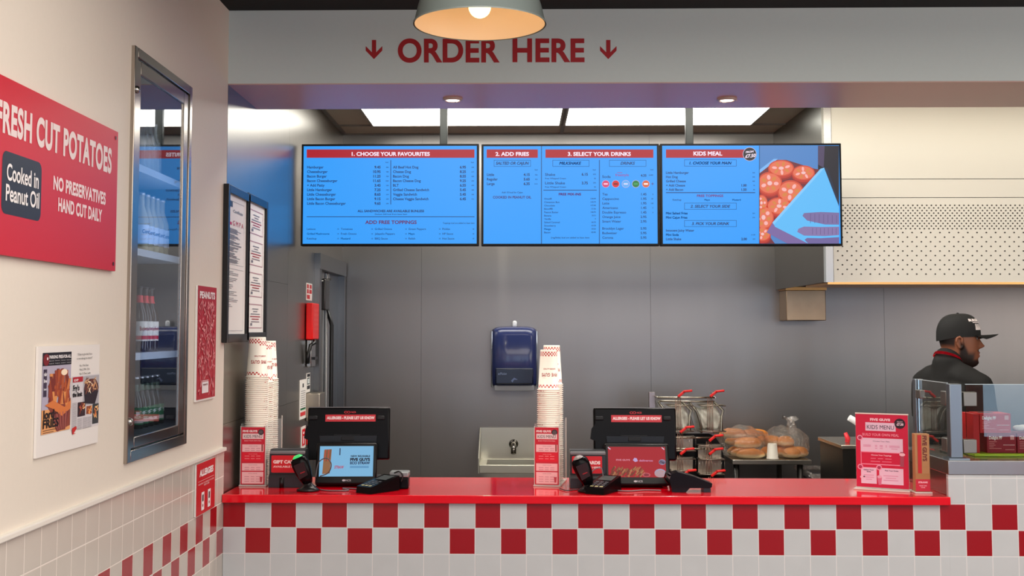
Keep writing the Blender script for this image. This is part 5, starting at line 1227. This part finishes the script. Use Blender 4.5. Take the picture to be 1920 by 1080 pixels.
def head_bm(q):
    n = 64; rings = []; Z = np.array([p[0] for p in prof_h])
    zs = np.linspace(-.122, .12, 56)
    for z in zs:
        xf, xb, w = (float(np.interp(z, Z, [p[i] for p in prof_h])) for i in (1, 2, 3))
        cx_ = (xf+xb)/2-.005; ring = []
        for k_ in range(n):
            th = -PI+2*PI*k_/n; c, s_ = math.cos(th), math.sin(th)
            rx = (xf-cx_) if c > 0 else (cx_-xb)
            e = 2.25; den = (abs(c)**e+abs(s_)**e)**(1/e)
            x, y = cx_+rx*c/den, w*s_/den
            g = lambda mu, sg: math.exp(-((z-mu)/sg)**2)
            front = math.exp(-(y/.013)**2) if c > 0 else 0; mouth = math.exp(-(y/.026)**2) if c > 0 else 0
            nose = (.028*g(-.012,.011)+.018*g(.004,.014)+.008*g(.025,.016))*front
            alar = .010*g(-.016,.009)*math.exp(-((abs(y)-.015)/.008)**2)*(c > 0)
            lips = (.0135*g(-.044,.0065)+.0125*g(-.060,.0075)-.006*g(-.052,.003))*mouth
            chin = .007*g(-.098,.014)*mouth
            eyes = -.011*g(.030,.011)*math.exp(-((abs(y)-.031)/.015)**2)*(c > 0)+.006*g(.029,.007)*math.exp(-((abs(y)-.031)/.010)**2)*(c > 0)
            brow = .005*g(.052,.009)*math.exp(-((abs(y)-.028)/.022)**2)*(c > 0)
            x += nose+alar+lips+chin+eyes+brow
            ring.append(q.bm.verts.new(HR @ Vector((x, y, z))))
        rings.append(ring)
    for A, Bq in zip(rings, rings[1:]):
        for k_ in range(n): q.bm.faces.new((A[k_], A[(k_+1)%n], Bq[(k_+1)%n], Bq[k_]))
    q.bm.faces.new(rings[0][::-1]); q.bm.faces.new(rings[-1])
    for s_ in (-1, 1):    # ears
        q.tube([HR @ Vector(v) for v in ((-.004,s_*.072,-.026),(.002,s_*.077,-.012),(-.004,s_*.080,.006),(-.004,s_*.081,.022),(-.016,s_*.083,.031),(-.029,s_*.084,.024),(-.032,s_*.083,.008),(-.024,s_*.080,-.010),(-.012,s_*.076,-.026))], .0062, n=8)
        q.ball(HR @ Vector((-.014,s_*.072,.002)), .017, 12, (1,.35,1.35)); q.ball(HR @ Vector((-.008,s_*.076,-.024)), .0085, 10, (1,.6,1))
def limb(q, pts, rs, n=16):
    q.tube(pts, rs, n=n)
    for p, r in zip(pts, rs): q.ball(p, r, 12)
zs_ = 1.495      # shoulder height
def arm(s_):
    """s_ = 1 left, -1 right: shoulder, elbow, wrist"""
    return [bpnt(.0, s_*.160, zs_-.045), bpnt(.02, s_*.195, 1.18), bpnt(.25, s_*.13, 1.13)]
def hand(q, wrist, fw, side):
    """palm with five bent fingers; fw = direction of the forearm, side = +1 left hand"""
    fw = fw.normalized(); up_ = Vector((0,0,1)); lat = fw.cross(up_).normalized()*side     # towards the thumb
    limb(q, [wrist, wrist+fw*.045], [.026,.03]); pc = wrist+fw*.055
    for j in (-1.5,-.5,.5,1.5): limb(q, [wrist+fw*.03+lat*.012*j, wrist+fw*.085+lat*.0185*j], [.018,.0125])
    for j, ln in zip((-1.5,-.5,.5,1.5), (.052,.066,.072,.064)):
        b0 = wrist+fw*.088+lat*.0195*j; b1 = b0+fw*ln*.45-up_*.006; b2 = b1+fw*ln*.25-up_*.018; b3 = b2+fw*ln*.08-up_*.02
        limb(q, [b0,b1,b2,b3], [.0098,.0092,.0085,.0076], 10)
    t0 = wrist+fw*.022+lat*.022; t1 = t0+lat*.026+fw*.022-up_*.006; t2 = t1+lat*.006+fw*.028-up_*.012; t3 = t2+fw*.022-up_*.01
    limb(q, [t0,t1,t2,t3], [.015,.0125,.0105,.009], 10)
def remesh(q, vox, name, it=4, fac=.5):
    me = bpy.data.meshes.new(name); q.bm.to_mesh(me); q.bm.free()
    o = bpy.data.objects.new('tmp', me); COL.objects.link(o)
    r = o.modifiers.new('r', 'REMESH'); r.mode = 'VOXEL'; r.voxel_size = vox; r.use_smooth_shade = True
    s_ = o.modifiers.new('s', 'SMOOTH'); s_.iterations = it; s_.factor = fac
    dg = bpy.context.evaluated_depsgraph_get(); dg.update()
    m2 = bpy.data.meshes.new_from_object(o.evaluated_get(dg)); m2.name = name
    bpy.data.objects.remove(o); bpy.data.meshes.remove(me)
    for p in m2.polygons: p.use_smooth = True
    return m2
neck0 = HR @ Vector((-.035,0,-.055)); neck1 = bpnt(-.02, 0, 1.52)
pe = thing('person', 'person in black cap and black t-shirt with red lanyard, facing right behind glass', 'person', (B0.x, B0.y, 0))
q = MB(); head_bm(q)
limb(q, [HR @ Vector((-.02,0,-.03)), neck0, neck1], [.058,.060,.066])
limb(q, [bpnt(-.01,0,1.40), bpnt(-.0,0,1.20), bpnt(.0,0,1.02), bpnt(0,0,.93)], [.095,.115,.115,.12])
for s_ in (-1, 1):
    A = arm(s_)
    limb(q, [bpnt(-.01,s_*.06,1.47), A[0]], [.068,.054]); limb(q, A[:2], [.050,.043]); limb(q, [A[1], A[1]*.55+A[2]*.45, A[2]], [.042,.044,.028])
    hand(q, A[2], A[2]-A[1], s_)
    hp = bpnt(0, s_*.09, .92); kn = bpnt(.02, s_*.10, .50); an_ = bpnt(-.01, s_*.11, .09)
    limb(q, [hp, hp*.5+kn*.5, kn], [.095,.085,.06]); limb(q, [kn, kn*.6+an_*.4, an_], [.058,.058,.040]); limb(q, [an_-Vector((0,0,.045)), bpnt(.16,s_*.115,.035)], [.034,.028])
me = remesh(q, .0042, 'body', 2, .4)
skin = mat('skin_brown', (142,88,62), .48, noise=.08, nscale=30)
def zone_skin(M):      # beard, short hair and lips as soft edged zones of the one skin
    nt = M.node_tree; b = nt.nodes['Principled BSDF']; q_ = N(nt)
    at = nt.nodes.new('ShaderNodeAttribute'); at.attribute_name = 'zones'; sx = nt.nodes.new('ShaderNodeSeparateColor'); nt.links.new(at.outputs['Color'], sx.inputs[0])
    base = b.inputs['Base Color'].links[0].from_socket
    c = q_.mix(sx.outputs[2], base, lin((150,90,82))); c = q_.mix(sx.outputs[0], c, lin((38,26,22))); c = q_.mix(sx.outputs[1], c, lin((22,17,16)))
    nt.links.new(c, b.inputs['Base Color'])
zone_skin(skin); me.materials.append(skin)
Hi = HR.inverted(); nv = len(me.vertices); co = np.empty(nv*3); me.vertices.foreach_get('co', co); co = co.reshape(-1, 3)
Hm = np.array(Hi); L3 = co @ Hm[:3,:3].T + Hm[:3,3]; x, y, z = L3[:,0], np.abs(L3[:,1]), L3[:,2]
mn = lambda *a: np.minimum.reduce(a)
bd_ = np.maximum.reduce([(-.078-z)/.010, mn((-.048-z)/.016, (.064-x)/.012, (y-.026)/.012), mn((.004-z)/.02, (.006-z*.55-x)/.010, (y-.05)/.01), mn((x-.078)/.006, (.030-y)/.006, (z+.039)/.003, (-.030-z)/.003)])
bd_ = mn(bd_, (x+.012)/.008, (z+.128)/.01)
hr_ = np.maximum(mn((z+.022)/.018, (-.036-x)/.005, (.0765-y+np.maximum(0,-x-.04)*9)/.002), mn((z-.052)/.006, (.045-x)/.01)); hr_ = np.maximum(hr_, mn((z-.046)/.002, (.055-z)/.002, (y-.012)/.003, (.05-y)/.004, (x-.07)/.004))
lp_ = mn((x-.088)/.003, (.026-y)/.004, (z+.069)/.003, (-.038-z)/.003)
far = co[:,2] < HC.z-.16
arr = np.zeros((nv, 4), dtype=np.float32); arr[:,3] = 1
for i_, f_ in enumerate((bd_, hr_, lp_)): v_ = np.clip(.5+.5*f_, 0, 1); v_[far] = 0; arr[:,i_] = v_*v_*(3-2*v_)
ca = me.color_attributes.new('zones', 'FLOAT_COLOR', 'POINT'); ca.data.foreach_set('color', arr.ravel())
body = link('body', me, pe)
# eyes
for s_ in (-1, 1):
    e_ = MB().ball(HR @ Vector((.0735,s_*.031,.028)), .0100, 14).build('eye', mat('eye_white', (120,108,100), .2), pe)
    MB().ball(HR @ Vector((.0812,s_*.0325,.028)), .0046, 10).build('iris', mat('iris_dark', (20,12,10), .1), e_)
# t-shirt
q = MB()
q.tube([bpnt(-.02,0,1.50), bpnt(-.028,0,1.56), HR @ Vector((-.045,0,-.062))], [.085,.070,.064], n=24)
limb(q, [bpnt(-.02,0,1.505), bpnt(-.02,0,1.48), bpnt(-.01,0,1.40), bpnt(.0,0,1.22), bpnt(.01,0,1.02), bpnt(0,0,.90)], [.070,.088,.118,.128,.128,.132])
for s_ in (-1, 1):
    A = arm(s_)
    limb(q, [bpnt(-.02,s_*.03,1.50), bpnt(-.018,s_*.09,1.475), A[0]], [.070,.074,.066]); limb(q, [bpnt(-.01,s_*.07,1.38), bpnt(.0,s_*.08,1.1), bpnt(0,s_*.08,.93)], [.105,.095,.10])
    limb(q, [bpnt(-.04,s_*.07,1.33), bpnt(-.04,s_*.08,1.40)], [.095,.085])
    e = A[0]*.34+A[1]*.66; q.tube([A[0], A[0]*.6+A[1]*.4, e], [.067,.063,.060], n=20)
me = remesh(q, .009, 't_shirt', 5, .5)
from mathutils import noise as nz_
for v in me.vertices:
    v.co += v.normal*(.006*nz_.noise(v.co*7)+.003*nz_.noise(v.co*19))
me.materials.append(mat('black_cotton', (15,15,14), .8)); link('t_shirt', me, pe)
# trousers and shoes, hidden behind the counter
q = MB(); limb(q, [bpnt(0,-.06,.93), bpnt(0,.06,.93)], [.125,.125])
for s_ in (-1, 1): limb(q, [bpnt(0,s_*.09,.92), bpnt(.02,s_*.10,.50), bpnt(-.01,s_*.11,.12)], [.11,.078,.062])
me = remesh(q, .012, 'trousers', 4); me.materials.append(mat('black_twill', (18,18,20), .8)); link('trousers', me, pe)
q = MB()
for s_ in (-1, 1): limb(q, [bpnt(-.05,s_*.11,.045), bpnt(.08,s_*.115,.042), bpnt(.19,s_*.118,.034)], [.044,.044,.033])
me = remesh(q, .009, 'shoes', 2); me.materials.append(black); link('shoes', me, pe)
# lanyard lying round the neck
pts = []
for i in range(25):
    a_ = 2*PI*i/24; f = -.018+.076*math.cos(a_); l = .078*math.sin(a_)
    pts.append(bpnt(f, l*.95, 1.612-.030*(math.cos(a_)+1)-(.03*math.cos(a_) if math.cos(a_) > 0 else 0)))
q = MB(); w_ = .014
A = [q.bm.verts.new(p+Vector((0,0,-w_/2))) for p in pts[:-1]]; C_ = [q.bm.verts.new(p+Vector((0,0,w_/2))+(bpnt(-.028,0,p.z)-p)*.10) for p in pts[:-1]]
fs = [q.bm.faces.new((A[i], A[(i+1)%24], C_[(i+1)%24], C_[i])) for i in range(24)]; q._n(fs, True); bmesh.ops.solidify(q.bm, geom=fs, thickness=.003)
q.build('lanyard', mat('red_ribbon', (222,22,44), .5), pe)
# cap
capm = mat('cap_cotton', (16,17,17), .75)
T = HR @ Matrix.Translation((-.006,0,.042)) @ Matrix.Rotation(math.radians(-4), 4, 'Y')
q = MB(); pr = [(1.0,-.012),(1.0,.0)]+[(math.cos(t_)**.62, .106*math.sin(t_)**.95) for t_ in [PI/2*k_/16 for k_ in range(1,16)]]+[(0,.106)]
q.lathe([(r,z) for r,z in pr], n=48); 
for v in q.bm.verts:
    x, y, z = v.co; v.co = (x*(.106 if x > 0 else .108), y*.086, z + (.0 if x > 0 else .0) - (.020*max(0,-x)**1.5*(1 if z < .02 else .4)))
bmesh.ops.transform(q.bm, matrix=T, verts=q.bm.verts); cap = q.build('cap', capm, pe)
q = MB(); n = 14; g = []
for j in range(7):
    row = []
    for i in range(n+1):
        a_ = -1.12+2.24*i/n; r_ = j/6
        x0_, y0_ = .104*math.cos(a_*.80), .085*math.sin(a_*.92)
        ext = .086*math.cos(a_*.95)**.7 if math.cos(a_*.95) > 0 else 0
        row.append(q.bm.verts.new((x0_+ext*r_, y0_*(1+.05*r_), -.004-.002*r_-.034*r_*(y0_/.085)**2+.006*r_*r_)))
    g.append(row)
fs = [q.bm.faces.new((g[j][i],g[j][i+1],g[j+1][i+1],g[j+1][i])) for j in range(6) for i in range(n)]; q._n(fs, True); bmesh.ops.solidify(q.bm, geom=fs, thickness=.007)
bmesh.ops.transform(q.bm, matrix=T, verts=q.bm.verts); q.build('cap_brim', capm, cap)
MB().ball(T @ Vector((0,0,.107)), .007, 10, (1,1,.5)).build('cap_button', capm, cap)
def dome(u, v):
    u = (u+.3)*1.25-.62; v = (v-.02)*1.15+.022      # u = angle from the front, v = height on the cap
    z = v; r = float(np.interp(z, [p[1] for p in pr], [p[0] for p in pr]))+.012
    return T @ Vector((.106*r*math.cos(u), .086*r*math.sin(u), z))
vs, fs, x0_, x1_ = glyphs('BURGERS', .06); k_ = .8/(x1_-x0_); h_ = .010/CAP
V_ = [dome(-.72+(x-x0_)*k_, .058+y*h_) for x, y in vs]; F_ = list(fs)
def addq(pts):
    b0 = len(V_); V_.extend(dome(*p) for p in pts); F_.append(tuple(range(b0, b0+len(pts))))
for i in range(6): addq([(-.55+.1*i,.051),(-.45+.1*i,.051),(-.45+.1*i,.054),(-.55+.1*i,.054)])
for i in range(6): addq([(-.48+.08*i,.020),(-.40+.08*i,.020),(-.41+.07*i,.034),(-.46+.07*i,.034)]); addq([(-.46+.07*i,.034),(-.41+.07*i-.0,.034),(-.41+.06*i,.047),(-.44+.06*i,.047)])
me = bpy.data.meshes.new('cap_logo'); me.from_pydata([tuple(v) for v in V_], [], F_); me.materials.append(mat('white_thread', (226,216,212), .6)); link('cap_logo', me, cap)
